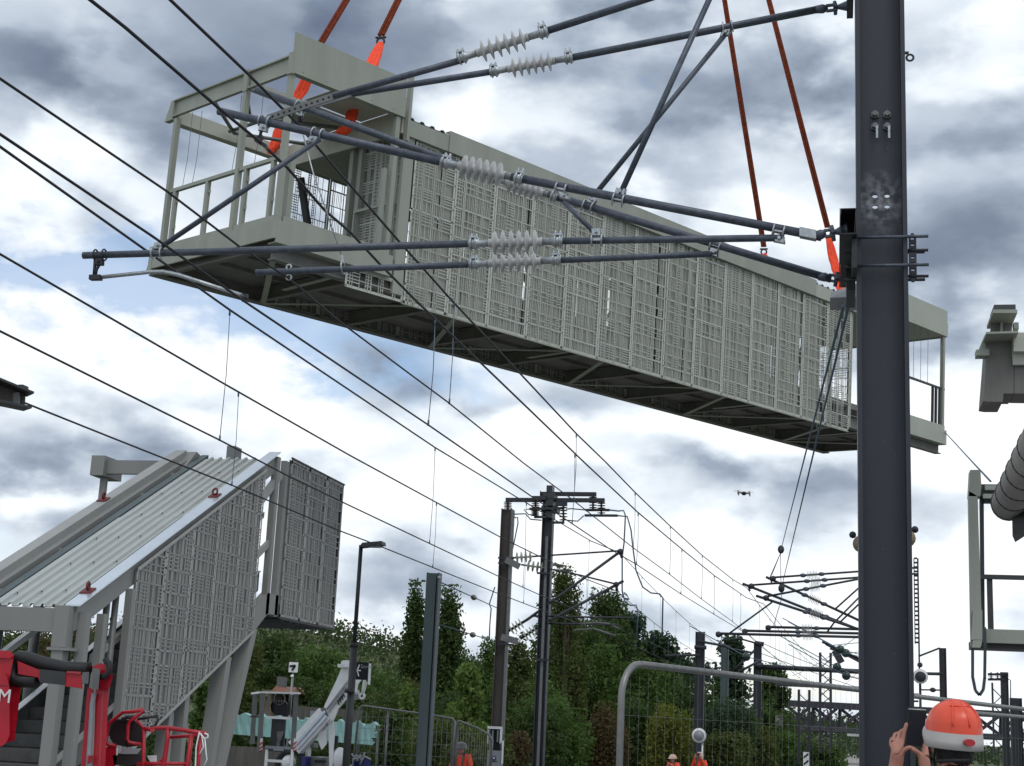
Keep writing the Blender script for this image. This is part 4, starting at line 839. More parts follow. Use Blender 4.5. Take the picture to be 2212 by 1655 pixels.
tb5(t, 'jumper_cable', [e(1069, 1268), e(1057, 1305), e(1061, 1315), e(1058, 1350), e(1057, 1382)], .02, 'thin')
t = thing('catenary_mast', 'right of the paired masts, blue-black, crowned by a switch frame with insulators', 'mast', (-8.62, 45, 0), 'paired masts left of centre')
hmast(t, (-8.64, 45), 9.35, .33, .3, 'mast'); mb = MB(); mb.box((-8.66, 44.8, 1.2), (-8.58, 44.86, 8.2)); mb.build('ladder_strip', 'midgrey', t)
def hb(name, x0, y0, x1, y1, w, h, dy=0., m='iron'): return MB().beam(e(x0, y0, dy), e(x1, y1, dy), w, h).build(name, m, t)
hb('cross_arm', 1093, 1080, 1306, 1081, .14, .12); hb('cross_arm', 1167, 1067, 1288, 1068, .14, .12, .35)
mb = MB(); mb.box(e(1180, 1066, -.2), e(1198, 1053, .2)); mb.build('top_block', 'mast', t)
mb = MB()
for bx in ((1172, 1078, 1205, 1071), (1176, 1096, 1202, 1083), (1169, 1104, 1210, 1098), (1178, 1118, 1200, 1105), (1166, 1070, 1174, 1066)): mb.box(e(bx[0], bx[1], -.25), e(bx[2], bx[3], .3))
mb.build('switch_mechanism', 'darkgrey', t)
hb('cross_arm', 1150, 1076, 1180, 1076, .12, .12, -.3); hb('cross_arm', 1200, 1089, 1225, 1089, .12, .12, -.3); hb('switch_blade', 1144, 1099.5, 1219, 1098, .08, .07, -.3); hb('switch_blade', 1154, 1117, 1180, 1117, .08, .07, -.3); hb('switch_blade', 1192, 1129, 1219, 1129, .08, .07, -.3)
hb('switch_blade', 1265, 1102, 1317, 1102, .09, .07, .35); hb('switch_blade', 1263, 1113.5, 1334, 1114, .09, .07)
for x, y0, y1, dy in ((1097, 1082, 1100, 0), (1281, 1070, 1101, .35), (1299, 1083, 1112, 0), (1157, 1078, 1098, -.3), (1156, 1101, 1116, -.3), (1217, 1091, 1128, -.3), (1177, 1100, 1118, .2), (1200, 1097, 1110, .2)):
    ins_far(t, e(x, y0, dy), e(x, y1, dy), 5, .13, 'insd')
tb5(t, 'jumper_cable', [e(1317, 1102), e(1336, 1104), e(1347, 1103), e(1351, 1114), e(1348, 1173), e(1344, 1204), e(1344, 1277), e(1350, 1300), e(1362, 1308), e(1374, 1307), e(1378, 1321), e(1375, 1380)], .024, 'thin')
tb5(t, 'jumper_cable', [e(1334, 1114), e(1355, 1116), e(1363, 1145), e(1368, 1190), e(1374, 1233), e(1388, 1268), e(1406, 1281), e(1425, 1283), e(1432, 1292), e(1430, 1380)], .024, 'thin')
tb5(t, 'jumper_cable', [e(1107, 1111), e(1135, 1110), e(1146, 1122), e(1170, 1124)], .02, 'thin'); tb5(t, 'jumper_cable', [e(1144, 1100), e(1132, 1101), e(1142, 1112), e(1155, 1112)], .02, 'thin')
tb5(t, 'jumper_cable', [e(1222, 1100), e(1235, 1099), e(1266, 1102)], .02, 'thin'); tb5(t, 'jumper_cable', [e(1225, 1124), e(1248, 1126), e(1261, 1114)], .02, 'thin')
for y in (1238, 1425): hb('clamp_bar', 1160, y, 1186, y+1, .06, .06, -.25)
# ------------------------------------------------------------------ three cantilevers on the mast hidden behind the near one
fm = thing('catenary_mast', 'dark mast edge with perforated strip showing just right of the near mast', 'mast', (2.36, 50, .95))
hmast(fm, (2.33, 50), 8.4, .36, .3, 'mast', z0=.95)
mb = MB(); xx = 2.56
mb.box((xx, 49.8, 5.6), (xx+.03, 49.84, 8.35)); mb.box((xx+.11, 49.8, 1.2), (xx+.16, 49.84, 8.35))
for k in range(20): z = 5.62+k*.142; mb.box((xx+.0305, 49.8, z), (xx+.1095, 49.84, z+.06))
mb.build('perforated_strip', 'iron', fm)
for y in (1227, 1240, 1500, 1515): mb = MB().beam(atY(1970, y, 49.8), atY(1984, y, 49.8), .06, .06); mb.build('clamp_bar', 'iron', fm)
def ext(p, q, x): return (x, q[1]+(q[1]-p[1])/(q[0]-p[0])*(x-q[0]))
def far_cant(label, Y, dg, tp, rg, gi, extra):
    t = thing('cantilever', label, 'catenary bracket', atY(1940, 1370, Y), 'far tube cantilevers left of the dark mast')
    f = lambda p: atY(p[0], p[1], Y)
    for nm, (p, q), g, r in (('diagonal_tube', dg, gi[0], .045), ('top_tube', tp, gi[1], .036), ('registration_tube', rg, gi[2], .045)):
        tb5(t, nm, [f(p), f(ext(p, q, 1945))], r)
        k0, k1 = [f((x, p[1]+(q[1]-p[1])/(q[0]-p[0])*(x-p[0]))) for x in g]; ins_far(t, k0, k1, 7, .15, 'ins')
        for k in (lerp(k0, k1, -.3), lerp(k0, k1, 1.3)): MB().ball(k, .07, 8, 6, (1.6, 1, 1)).build('end_fitting', 'galv', t)
    for pts in extra: tb5(t, 'brace_tube', [f(p) for p in pts], .03)
    for p in (tp[0], rg[0]): MB().ball(f((p[0]+6, p[1]+2)), .1, 8, 6).build('clamp', 'iron', t)
    return t
far_cant('far cantilever with the longest lower tube and the bent steady arm', 49.3, ((1633, 1287), (1855, 1359.5)), ((1649, 1290), (1855, 1251)), ((1546, 1368.5), (1855, 1376.5)), ((1748, 1772), (1748, 1771), (1732, 1757)), [((1576, 1368), (1668, 1301)), ((1559, 1370), (1559, 1383), (1598, 1379.6), (1634, 1390)), ((1815, 1344), (1900, 1262))])
far_cant('far cantilever whose slanting tube reaches farthest left, middle of its three', 50, ((1604, 1261), (1855, 1360)), ((1617, 1264.5), (1855, 1247.5)), ((1603, 1362.5), (1855, 1368.5)), ((1754, 1777), (1750, 1774), (1730, 1752)), [((1785, 1368), (1802, 1345), (1900, 1246)), ((1616, 1266), (1620, 1277))])
far_cant('far cantilever with the highest slanting tube, set farthest back and right', 50.7, ((1654.5, 1246.5), (1855, 1340)), ((1664, 1248), (1855, 1234.7)), ((1653.5, 1354.5), (1855, 1359.5)), ((1746, 1772), (1742, 1767), (1730, 1756)), [((1804, 1316), (1900, 1230)), ((1664, 1250), (1668, 1262))])
# ------------------------------------------------------------------ smaller masts, gantry, truss bridge far down the line
def far_mast(label, px, ytop, Y, w, m='iron', g=None, z0=0., extra=()):
    p = atY(px, ytop, Y); t = thing('catenary_mast', label, 'mast', (p.x, Y, z0), g); hmast(t, (p.x, Y), p.z, w, w*.8, m, z0=z0)
    for nm, pts, r, mm in extra: MB().tube([atY(x, y, Y-.3) for x, y in pts], r, 6).build(nm, mm, t)
    return t
far_mast('dark mast behind the round white-rimmed sign, with insulator arm to the left', 1513, 1365, 62, .38, 'mast', extra=[('arm', [(1437, 1417), (1512, 1415)], .05, 'iron'), ('arm', [(1508, 1385), (1580, 1398)], .05, 'iron'), ('collar', [(1500, 1398), (1526, 1399)], .08, 'iron')])
far_mast('blue-grey mast with slanted arms standing between two darker masts', 1566, 1399, 75, .36, 'bluegreen', extra=[('stay_tube', [(1570, 1400), (1625, 1410)], .05, 'iron'), ('diagonal_tube', [(1578, 1455), (1630, 1405)], .06, 'iron'), ('diagonal_tube', [(1590, 1455), (1646, 1425)], .06, 'iron')])
gm = far_mast('dark gantry mast whose cross beam runs right to the near mast', 1637, 1389, 82, .42, 'mast', extra=[('cross_beam', [(1637, 1440), (1960, 1456)], .13, 'iron'), ('top_cap', [(1631, 1389), (1650, 1392)], .12, 'iron'), ('collar', [(1628, 1437), (1648, 1438)], .16, 'iron')])
for x, y0, y1 in ((1783, 1410, 1545), (1737, 1490, 1570)):
    p, q = atY(x, y0, 84), atY(x, y1, 84); t = thing('lattice_post', 'slim lattice post under the gantry beam' if x == 1783 else 'shorter slim lattice post rising from the truss bridge', 'mast', (p.x, 84, q.z))
    mb = MB()
    for dx in (-.28, .28): mb.beam((p.x+dx, 84, q.z-2), (p.x+dx, 84, p.z), .14, .14)
    k = q.z-2
    while k < p.z-.5: mb.beam((p.x-.28, 84, k), (p.x+.28, 84, k+.5), .07, .05); mb.beam((p.x+.28, 84, k+.25), (p.x-.28, 84, k+.75), .07, .05); k += .5
    mb.build('lattice', 'truss', t)
for x0, y0, x1, y1, l in ((1675, 1478, 1860, 1487, 'thin upper gantry beam just above the truss bridge'),):
    mb = MB().beam(atY(x0, y0, 100), atY(x1, y1, 100), .2, .22); tag(mb.build('gantry_beam', 'truss'), l, 'beam')
for x, y, l in ((1815, 1403, 'upper left of the four dark green insulator balls'), (1827, 1411, 'upper right of the four dark green insulator balls'), (1808, 1441, 'lowest left, paler dark green insulator ball above the gantry'), (1828, 1460, 'lower right dark green insulator ball beside the near mast'), (1612, 1419, 'single dark green insulator ball on a slanted tube left of the gantry')):
    p = atY(x, y, 60); mb = MB().lathe(p+V((0, -.12, 0)), p+V((0, .12, 0)), [(0, .06), (.2, .14), (.5, .17), (.8, .13), (1, .05)], 14); t = thing('disc_insulator', l, 'insulator', p, 'green disc insulators'); mb.build('disc', 'greendisc', t)
    MB().tube([p+V((-2.2, -.6, 1.1)), p, p+V((1.6, 1, -.3))], .018, 5).build('wire', 'thin', t)
for p0, p1, l in (((1790, 1395), (1960, 1378), 'upper thin cross wire passing between the green insulator balls'), ((1790, 1418), (1960, 1393), 'lower thin cross wire passing between the green insulator balls')):
    tag(MB().tube([atY(*p0, 58), atY(*p1, 58)], .014, 5).build('cross_wire', 'thin'), l, 'wire')
t = thing('steel_tube_pair', 'two dark slanting tubes crossing behind the near mast above the gantry', 'catenary bracket', atY(1820, 1430, 66))
for p0, p1 in (((1776, 1386), (1960, 1473)), ((1784, 1391), (1960, 1483)), ((1793, 1400), (1960, 1462))): MB().tube([atY(*p0, 66), atY(*p1, 66)], .06, 6).build('tube', 'truss', t)
MB().beam(atY(1803, 1405, 66), atY(1818, 1432, 66), .2, .3).build('bracket', 'truss', t)
# truss road bridge
YB2 = 150.
tr = thing('truss_bridge', 'dark riveted truss road bridge crossing the line far behind the near mast', 'bridge', atY(1850, 1600, YB2))
f = lambda x, y, dy=0: atY(x, y, YB2+dy)
def ty(x): return 1518+(x-1677)*.052     # top chord in picture terms at that distance
def by(x): return 1563+(x-1677)*.045
for dy in (0, 5.0):
    MB().beam(f(1676, ty(1676), dy), f(2290, ty(2290), dy), .6, .62).build('top_chord', 'truss', tr); MB().beam(f(1640, by(1640)+7, dy), f(2290, by(2290)+7, dy), .5, .5).build('deck_girder', 'darkgrey', tr)
x = 1700
while x < 2260:
    MB().beam(f(x+50, ty(x+50)+6), f(x+2, by(x+2)+2), .34, .3).build('truss_diagonal', 'truss', tr); MB().beam(f(x, ty(x)+6, .4), f(x+52, by(x+52)+2, .4), .34, .3).build('truss_diagonal', 'truss', tr)
    MB().beam(f(x+57, ty(x+57), .8), f(x+55, by(x+55)+2, .8), .34, .3).build('truss_vertical', 'truss', tr); x += 58
MB().beam(f(1676, ty(1676), .1), f(1672, by(1676), .1), 1.0, .8).build('end_post', 'truss', tr)
MB().beam(f(1640, by(1640)+11, 2.5), f(2290, by(2290)+11, 2.5), 4.2, .3).build('deck', 'darkgrey', tr)
for x in (1697, 1960): MB().box(f(x-9, 1660, 0), f(x+9, 1577, 4)).build('pier', 'concrete', tr)
mb = MB().box(atY(1872, 1592, 200), atY(1830, 1576, 206)); t = thing('far_building', 'pale low building seen under the far truss bridge', 'building', atY(1850, 1592, 200)); mb.build('wall', 'white', t)
MB().box(atY(1874, 1577, 199), atY(1826, 1574.5, 207)).build('roof', 'darkgrey', t)
# right of the near mast
t = thing('catenary_mast', 'dark mast with one thin arm, between near mast and helmet', 'mast', (atY(2036, 1400, 60).x, 60, .0)); X = atY(2036, 1400, 60).x
hmast(t, (X, 60), atY(2036, 1400, 60).z, .26, .22, 'iron')
for pts, r in (((( 2030, 1400), (1984, 1418)), .035), (((2036, 1456), (1985, 1455)), .06), (((2036, 1491), (1985, 1490)), .03)): MB().tube([atY(x, y, 59.8) for x, y in pts], r, 6).build('arm', 'iron', t)
MB().lathe(atY(2008, 1490, 59.8), atY(2022, 1491, 59.8), [(0, .03), (.3, .09), (.7, .09), (1, .03)], 10).build('insulator', 'iron', t)
p = atY(1988, 1460, 40); t = thing('track_lamp', 'round white-rimmed lamp head on a thin pole beside the near mast', 'lamp', (p.x, 40, 0)); MB().lathe(p+V((0, .12, 0)), p+V((0, -.1, -.02)), [(0, .1), (.6, .19), (1, .19)], 14).build('housing', 'white', t); MB().lathe(p+V((0, -.102, -.02)), p+V((0, -.12, -.02)), [(0, .14), (1, .12)], 14).build('lens', 'iron', t); MB().tube([p+V((0, .1, 0)), V((p.x, 40.1, 0))], .03, 6).build('pole', 'iron', t); MB().ball(p+V((0, .1, .28)), .07, 8, 6).build('bracket', 'iron', t)
Y = 88.; p = atY(2165, 1452, Y); t = thing('lattice_mast', 'thin far lattice mast with insulator crossarm, right of the red helmet', 'mast', (p.x, Y, 0))
hmast(t, (p.x+.1, Y), p.z, .4, .3, 'iron'); mb = MB(); mb.beam((p.x-.55, Y, 2), (p.x-.55, Y, p.z-.6), .1, .1); k = 2.
while k < p.z-1.2: mb.beam((p.x-.55, Y, k), (p.x-.1, Y, k+.45), .05, .05); mb.beam((p.x-.1, Y, k+.45), (p.x-.55, Y, k+.9), .05, .05); k += .9
mb.build('lattice', 'iron', t)
for y in (1457, 1468): MB().beam(atY(2134, y, Y), atY(2178, y, Y), .15, .12).build('cross_arm', 'iron', t)
for x in (2141, 2155, 2173): ins_far(t, atY(x, 1452, Y), atY(x, 1467, Y), 4, .16, 'insd')
MB().tube([atY(2178, 1468, Y), atY(2183, 1469, Y), atY(2183, 1530, Y)], .03, 5).build('cable', 'thin', t)
far_mast('short dark far mast stub rising above the fence tube at the right edge', 2194, 1508, 100, .7, 'iron')
far_mast('grey concrete post beneath the far truss bridge, seen through the fence', 1683, 1545, 110, .5, 'concrete')
# guys from the blue-grey post
for p0, p1, bd, l in (((952, 1258), (1075, 1314), (1024, 1291.5), 'upper wire with an oval bead between grey post and paired masts'), ((952, 1350), (1072, 1387), (1020, 1374.5), 'lower wire with an oval bead between grey post and paired masts')):
    t = thing('anchor_wire', l, 'wire', atY(*p1, 44), 'bead wires beside the paired masts'); A_, B2 = atY(*p0, 30.2), atY(*p1, 44.7); MB().tube([A_, B2], .013, 5).build('wire', 'thin', t)
    k = (bd[0]-p0[0])/(p1[0]-p0[0]); dd = ray(*bd); 
    best = min(np.linspace(0, 1, 400), key=lambda u: abs((lerp(A_, B2, u)-V(CAMP)).normalized().dot(V(ray(*bd)).normalized())-1)); c = lerp(A_, B2, best); d = (B2-A_).normalized()
    MB().lathe(c-d*.5, c+d*.5, [(0, .015), (.25, .06), (.5, .075), (.75, .06), (1, .015)], 10).build('bead_insulator', 'insd', t)
# ------------------------------------------------------------------ posts and street lamp in the middle distance
t = thing('lamp_post', 'slim dark lamp post with flat lantern, rising in front of the white boom', 'street lamp', (-9.12, 28, .9)); xx = -9.12
MB().tube([(xx, 28, .9), (xx, 28, 3.9)], .075, 12).build('lower_pole', 'darkgrey', t); MB().tube([(xx, 28, 3.9), (xx, 28, 5.85)], .042, 10).build('upper_pole', 'iron', t); MB().tube([(xx, 28, 3.86), (xx, 28, 3.95)], .085, 12).build('collar', 'iron', t); MB().tube([(xx, 27.9, 2.98), (xx, 27.9, 3.06)], .1, 10).build('collar', 'iron', t)
p, q = atY(779, 1180, 28), atY(829, 1179, 28); mb = MB(); mb.add([(p.x, 27.9, p.z-.03), (p.x, 28.15, p.z-.03), (q.x, 27.88, p.z+.03), (q.x, 28.17, p.z+.03), (p.x+.06, 27.9, p.z+.06), (p.x+.06, 28.15, p.z+.06), (q.x-.02, 27.88, p.z+.10), (q.x-.02, 28.17, p.z+.10)], [(0, 1, 3, 2), (4, 6, 7, 5), (0, 4, 5, 1), (2, 3, 7, 6), (0, 2, 6, 4), (1, 5, 7, 3)]); mb.build('lantern', 'darkgrey', t)
MB().box((p.x+.18, 27.93, p.z-.012+.02), (q.x-.08, 28.12, p.z-.035+.02)).build('lens', 'sign', t)
t = thing('steel_post', 'plain blue-grey square steel post right of the white boom', 'post', (-8.13, 30, .9))
hmast(t, (-8.13, 30), 5.53, .27, .24, 'bluegreen', z0=.9); mb = MB().box((-8.25, 29.86, .9), (-8.05, 29.874, 5.5)); mb.build('cover_plate', 'bluegreen', t); p = atY(949, 1248, 29.85); MB().ball(p, .04, 8, 6).build('bolt', 'galvl', t)
# direction sign on the lamp post
Y = 27.8; p0, p1 = atY(768, 1468, Y), atY(796, 1431, Y); t = thing('direction_sign', 'dark station exit sign with white arrow on the lamp post', 'sign', (p0.x, Y, p0.z))
MB().box((p0.x, Y, p0.z), (p1.x, Y+.04, p1.z)).build('panel', 'screen', t)
mb = MB(); w = p1.x-p0.x; h = p1.z-p0.z; ax, az = p0.x+w*.10, p0.z+h*.52
mb.beam((ax, Y-.006, az), (ax+w*.3, Y-.006, az), .01, .022); mb.beam((ax, Y-.006, az), (ax+w*.16, Y-.006, az+h*.33), .01, .02); mb.beam((ax, Y-.006, az), (ax+w*.16, Y-.006, az-h*.33), .01, .02); mb.build('arrow', 'signw', t)
text_obj('lettering', 'Sortie', .10, (ax+w*.26, Y-.004, az+h*.14), (1, 0, 0), (0, 0, 1), 'sign', t)
# round white sign, striped marker
Y = 56.; p = atY(1510, 1589, Y); t = thing('round_signal_sign', 'round grey track sign with thick white rim below the dark mast', 'sign', (p.x, Y, 0)); MB().lathe(p+V((0, .03, 0)), p, [(0, .285), (1, .285)], 24).build('rim_back', 'iron', t); MB().lathe(p+V((0, -.002, 0)), p+V((0, -.02, 0)), [(0, .265), (1, .265)], 24).build('rim', 'signw', t); MB().lathe(p+V((0, -.021, 0)), p+V((0, -.03, 0)), [(0, .19), (1, .19)], 24).build('face', 'sign', t)
MB().tube([p+V((.12, .1, 0)), V((p.x+.12, Y+.1, 0))], .04, 8).build('post', 'galvl', t)
Y = 80.; p0, p1 = atY(1735, 1668, Y), atY(1748, 1625, Y); t = thing('striped_marker', 'small white track marker board with slanted black bars', 'sign', (p0.x, Y, 0)); MB().box((p0.x, Y, p0.z), (p1.x, Y+.03, p1.z)).build('board', 'signw', t)
for k in range(3):
    w = p1.x-p0.x; z = p1.z-.20-k*.34; mb = MB().prism([(p0.x+w*.1, Y-.01, z-.14), (p0.x+w*.9, Y-.01, z+.06), (p0.x+w*.9, Y-.01, z+.18), (p0.x+w*.1, Y-.01, z-.02)], (0, .008, 0)); mb.build('bar', 'black', t)
MB().box((p0.x+.1, Y+.04, 0), (p0.x+.18, Y+.1, p0.z+.2)).build('post', 'iron', t)
# drone
p = atY(1607, 1066, 42); dr = thing('drone', 'tiny dark four-rotor drone hovering below the bridge span', 'drone', p); MB().ball(p, .075, 10, 8, (1, 1.3, .75)).build('body', 'black', dr)
for sx, sy in ((-1, -1), (1, -1), (-1, 1), (1, 1)):
    q = p+V((sx*.16, sy*.13, .02+sx*-.01)); MB().beam(p, q, .03, .025).build('arm', 'sign', dr); MB().lathe(q+V((0, 0, -.07)), q+V((0, 0, .03)), [(0, .015), (1, .022)], 8).build('motor', 'sign', dr); MB().beam(q+V((-.12, .0, .04)), q+V((.12, .0, .035)), .012, .004).build('rotor_blade', 'darkgrey', dr)
# ------------------------------------------------------------------ ticket validator
Y = 36.; t = thing('ticket_validator', 'slim white and grey ticket validator with blue round emblem by the brown mast', 'ticket machine', (atY(1068, 1655, Y).x, Y, .9))
fx = lambda x, y, d=0: atY(x, y, Y+d)
def q4(name, x0, y0, x1, y1, d0, d1, m): p, q = fx(x0, y0), fx(x1, y1); return MB().box((p.x, Y+d0, q.z), (q.x, Y+d1, p.z)).build(name, m, t)
q4('body', 1052, 1655, 1082, 1622, 0, .3, 'sign'); q4('base', 1052, 1720, 1082, 1655.5, .02, .3, 'darkgrey'); q4('screen', 1057, 1621, 1080, 1608, .02, .2, 'screen'); q4('frame_side', 1052, 1606, 1055, 1573, 0, .2, 'signw'); q4('frame_side', 1079, 1606, 1082, 1573, 0, .2, 'signw'); q4('frame_top', 1053, 1574, 1081, 1570, 0, .22, 'signw'); q4('recess', 1056, 1607, 1078, 1575, .12, .2, 'screen'); q4('side_strip', 1082.3, 1650, 1085, 1600, 0, .2, 'signw')
for x in (1061, 1072): q4('card_reader', x, 1603, x+4, 1577, .05, .115, 'sign')
p = fx(1067, 1638, -.006); MB().lathe(p+V((0, .005, 0)), p, [(0, .055), (1, .055)], 18).build('emblem', 'blue', t); MB().lathe(p, p+V((0, -.004, 0)), [(0, .026), (1, .026)], 14).build('emblem_core', 'signw', t); q4('strip', 1061, 1646, 1074, 1644, -.006, 0, 'darkgrey')
# ------------------------------------------------------------------ trees
def leaf_cloud(n, pts, size, up=.0):
    """n leaf quads around the given centres -> vertex and face arrays"""
    c = pts; k = len(c)
    d = RNG.normal(size=(k, 3)); d[:, 2] += up; d /= np.linalg.norm(d, axis=1, keepdims=True)
    e_ = RNG.normal(size=(k, 3)); e_ -= (e_*d).sum(1, keepdims=True)*d; e_ /= np.linalg.norm(e_, axis=1, keepdims=True); g = np.cross(d, e_)
    s = size*RNG.uniform(.55, 1.35, (k, 1)); a_, b_ = e_*s*.9, g*s*.5
    vs = np.stack([c-a_, c-b_*.9+a_*.1, c+a_, c+b_*.9+a_*.1], 1).reshape(-1, 3)
    return vs, np.arange(4*k).reshape(-1, 4)
def mesh_np(name, vs, fs, m):
    me = bpy.data.meshes.new(name); me.vertices.add(len(vs)); me.vertices.foreach_set('co', vs.astype(np.float32).ravel()); me.loops.add(fs.size); me.loops.foreach_set('vertex_index', fs.astype(np.int32).ravel())
    me.polygons.add(len(fs)); me.polygons.foreach_set('loop_start', np.arange(0, fs.size, 4, dtype=np.int32)); me.update(calc_edges=True); me.validate(); me.materials.append(m); return me
LM = {}
def lm(col):
    if col not in LM:
        m = leafmat('foliage_%d' % len(LM), col, .5); LM[col] = m
        nt = m.node_tree; b_ = nt.nodes['Principled BSDF']; tr_ = nt.nodes.new('ShaderNodeBsdfTranslucent'); tr_.inputs[0].default_value = (col[0]*1.3, col[1]*1.5, col[2]*.8, 1); mx = nt.nodes.new('ShaderNodeMixShader'); mx.inputs[0].default_value = .3
        o = nt.nodes['Material Output']; nt.links.new(b_.outputs[0], mx.inputs[1]); nt.links.new(tr_.outputs[0], mx.inputs[2]); nt.links.new(mx.outputs[0], o.inputs[0])
    return LM[col]
def crown_pts(kind, h, r, n, lean=0.):
    """clump centres then leaves round them; base at z=0, height h, half width r"""
    r_ = RNG
    if kind == 'poplar':
        k = 70; z = r_.uniform(.05, 1, k); rad = r*np.clip(np.minimum(z*5, 1)*np.sqrt(np.clip(1.02-z, 0, 1))*1.15, .08, 1); cs = .16*r+.5*r*.4; ang = r_.uniform(0, 6.28, k); q = np.sqrt(r_.uniform(.2, 1, k)); C_ = np.stack([np.cos(ang)*rad*q, np.sin(ang)*rad*q, z*h], 1); sp = (.28*r, .28*r, .09*h)
    elif kind == 'cone':
        k = 80; z = r_.uniform(.06, 1, k)**1.15; rad = r*np.clip(1.03-z, 0, 1)**.62; ang = r_.uniform(0, 6.28, k); q = np.sqrt(r_.uniform(.15, 1, k)); C_ = np.stack([np.cos(ang)*rad*q, np.sin(ang)*rad*q, z*h], 1); sp = (.2*r, .2*r, .035*h)
    elif kind == 'birch':
        k = 46; z = r_.uniform(.15, 1, k); rad = r*(.35+.65*np.sin(np.pi*np.clip(z, .1, .97)))*.8; ang = r_.uniform(0, 6.28, k); q = np.sqrt(r_.uniform(.05, 1, k)); C_ = np.stack([np.cos(ang)*rad*q+lean*z*z*h, np.sin(ang)*rad*q, z*h], 1); sp = (.16*r, .16*r, .05*h)
    elif kind == 'shrub':
        k = 40; v = r_.normal(size=(k, 3)); v /= np.linalg.norm(v, axis=1, keepdims=True); q = r_.uniform(.35, 1, (k, 1))**.5; C_ = v*q*[r, r, h*.5]+[0, 0, h*.5]; sp = (.22*r, .22*r, .10*h)
    else:
        k = 64; v = r_.normal(size=(k, 3)); v /= np.linalg.norm(v, axis=1, keepdims=True); q = r_.uniform(.2, 1, (k, 1))**.45; C_ = v*q*[r, r, h*.40]+[0, 0, h*.57]; C_[:, 2] += .06*h*r_.normal(size=k); sp = (.17*r, .17*r, .055*h)
    w = r_.uniform(.4, 1.6, k); idx = r_.choice(k, n, p=w/w.sum()); P = C_[idx]+np.clip(r_.normal(size=(n, 3)), -1.7, 1.7)*np.array(sp)
    P[:, 2] = np.abs(P[:, 2]); return P, C_
def tree(label, name, kind, px, ytop, Y, wpx, col, n=5000, leaf=.13, g='trees beyond the tracks', lean=0., base=0., cat='tree'):
    """px: centre column, ytop: top row, wpx: crown width, all in picture units at distance Y"""
    p = atY(px, ytop, Y); k = Y/FPX/ (ray(px, ytop)[1]); r = wpx*k/2; h = p.z-base; t = thing(name, label, cat, (p.x, Y, base), g)
    n = int(n*1.55); leaf *= .86
    P, C_ = crown_pts(kind, h, r, n, lean); vs, fs = leaf_cloud(n, P, leaf*max(1, Y/60)); me = mesh_np('crown', vs, fs, lm(col)); o = bpy.data.objects.new('crown', me); COL.objects.link(o); o.parent = t; INV[o.name] = INV[t.name]
    mb = MB(); O = V((p.x, Y, base)); tr_ = max(.05, .018*h)
    if kind != 'shrub':
        top = .95 if kind in ('poplar', 'cone') else .8
        mb.tube([O, O+V((lean*.1*h, 0, .35*h)), O+V((lean*.4*h, 0, top*.7*h)), O+V((lean*top*top*h, 0, top*h))], [tr_, tr_*.8, tr_*.5, tr_*.12], 7)
        if kind not in ('poplar', 'cone'):
            for c in C_[:14]:
                z = max(.25*h, c[2]*.6); mb.tube([O+V((lean*.2*z, 0, z)), O+V(lerp(V((0, 0, z)), V(c), .55))+V((0, 0, .1)), O+V(c)], [tr_*.45, tr_*.28, tr_*.08], 5)
    else:
        for c in C_[:9]: mb.tube([O+V((c[0]*.1, c[1]*.1, 0)), O+V((c[0]*.7, c[1]*.7, c[2]*.6)), O+V(c)], [.03, .02, .008], 5)
    mb.build('trunk' if kind != 'shrub' else 'stems', 'bark', t); return t
DG, MG, LG, YG, BG, RB, OL = (.052, .084, .026), (.074, .125, .034), (.12, .18, .048), (.14, .15, .032), (.042, .072, .040), (.092, .068, .034), (.080, .098, .032)
# poplars behind the blue-grey post
tree('slender left poplar of the pair behind the blue-grey post', 'poplar_tree', 'poplar', 899, 1300, 105, 58, DG, 7000, .11, g='poplars')
tree('broader right poplar partly hidden by the blue-grey post', 'poplar_tree', 'poplar', 968, 1312, 105, 84, DG, 9000, .11, g='poplars')
# large dark trees in the centre
tree('tall wind-blown birch with feathery top right of the paired masts', 'birch_tree', 'birch', 1232, 1246, 70, 120, OL, 6200, .10, lean=-.03)
tree('big dark tree behind the slanted tubes right of the paired masts', 'leafy_tree', 'round', 1268, 1316, 78, 230, DG, 14000, .12)
tree('dark pointed tree at right of the central tree group', 'conifer_tree', 'cone', 1316, 1286, 80, 165, DG, 13000, .11)
tree('second dark pointed tree overlapping the central group on its right', 'conifer_tree', 'cone', 1358, 1340, 84, 150, BG, 10000, .11)
tree('loose dark-leaved tree with bright gaps right of the central group', 'leafy_tree', 'birch', 1418, 1368, 82, 140, BG, 5200, .14)
tree('low broad tree under the round-cornered fence tube', 'leafy_tree', 'round', 1455, 1398, 88, 200, BG, 9000, .13)
tree('narrow pointed tree between dark mast and blue-grey mast', 'leafy_tree', 'cone', 1578, 1385, 92, 105, BG, 5200, .13)
tree('dark tree at the left end of the truss bridge', 'leafy_tree', 'cone', 1668, 1446, 120, 110, DG, 5200, .12)
tree('full green tree low between birch and dark pointed tree', 'leafy_tree', 'round', 1290, 1390, 74, 190, MG, 9000, .11)
tree('green tree low behind the bent fence tube corner', 'leafy_tree', 'round', 1390, 1430, 76, 170, MG, 8000, .11)
tree('light-leaved open tree just left of the paired masts', 'leafy_tree', 'birch', 1058, 1398, 62, 80, MG, 1900, .12)
tree('open tree seen between the paired masts', 'leafy_tree', 'birch', 1128, 1392, 62, 92, OL, 3000, .12)
tree('mid-green tree filling the gap below the paired masts', 'leafy_tree', 'round', 1120, 1440, 66, 130, MG, 6500, .12)
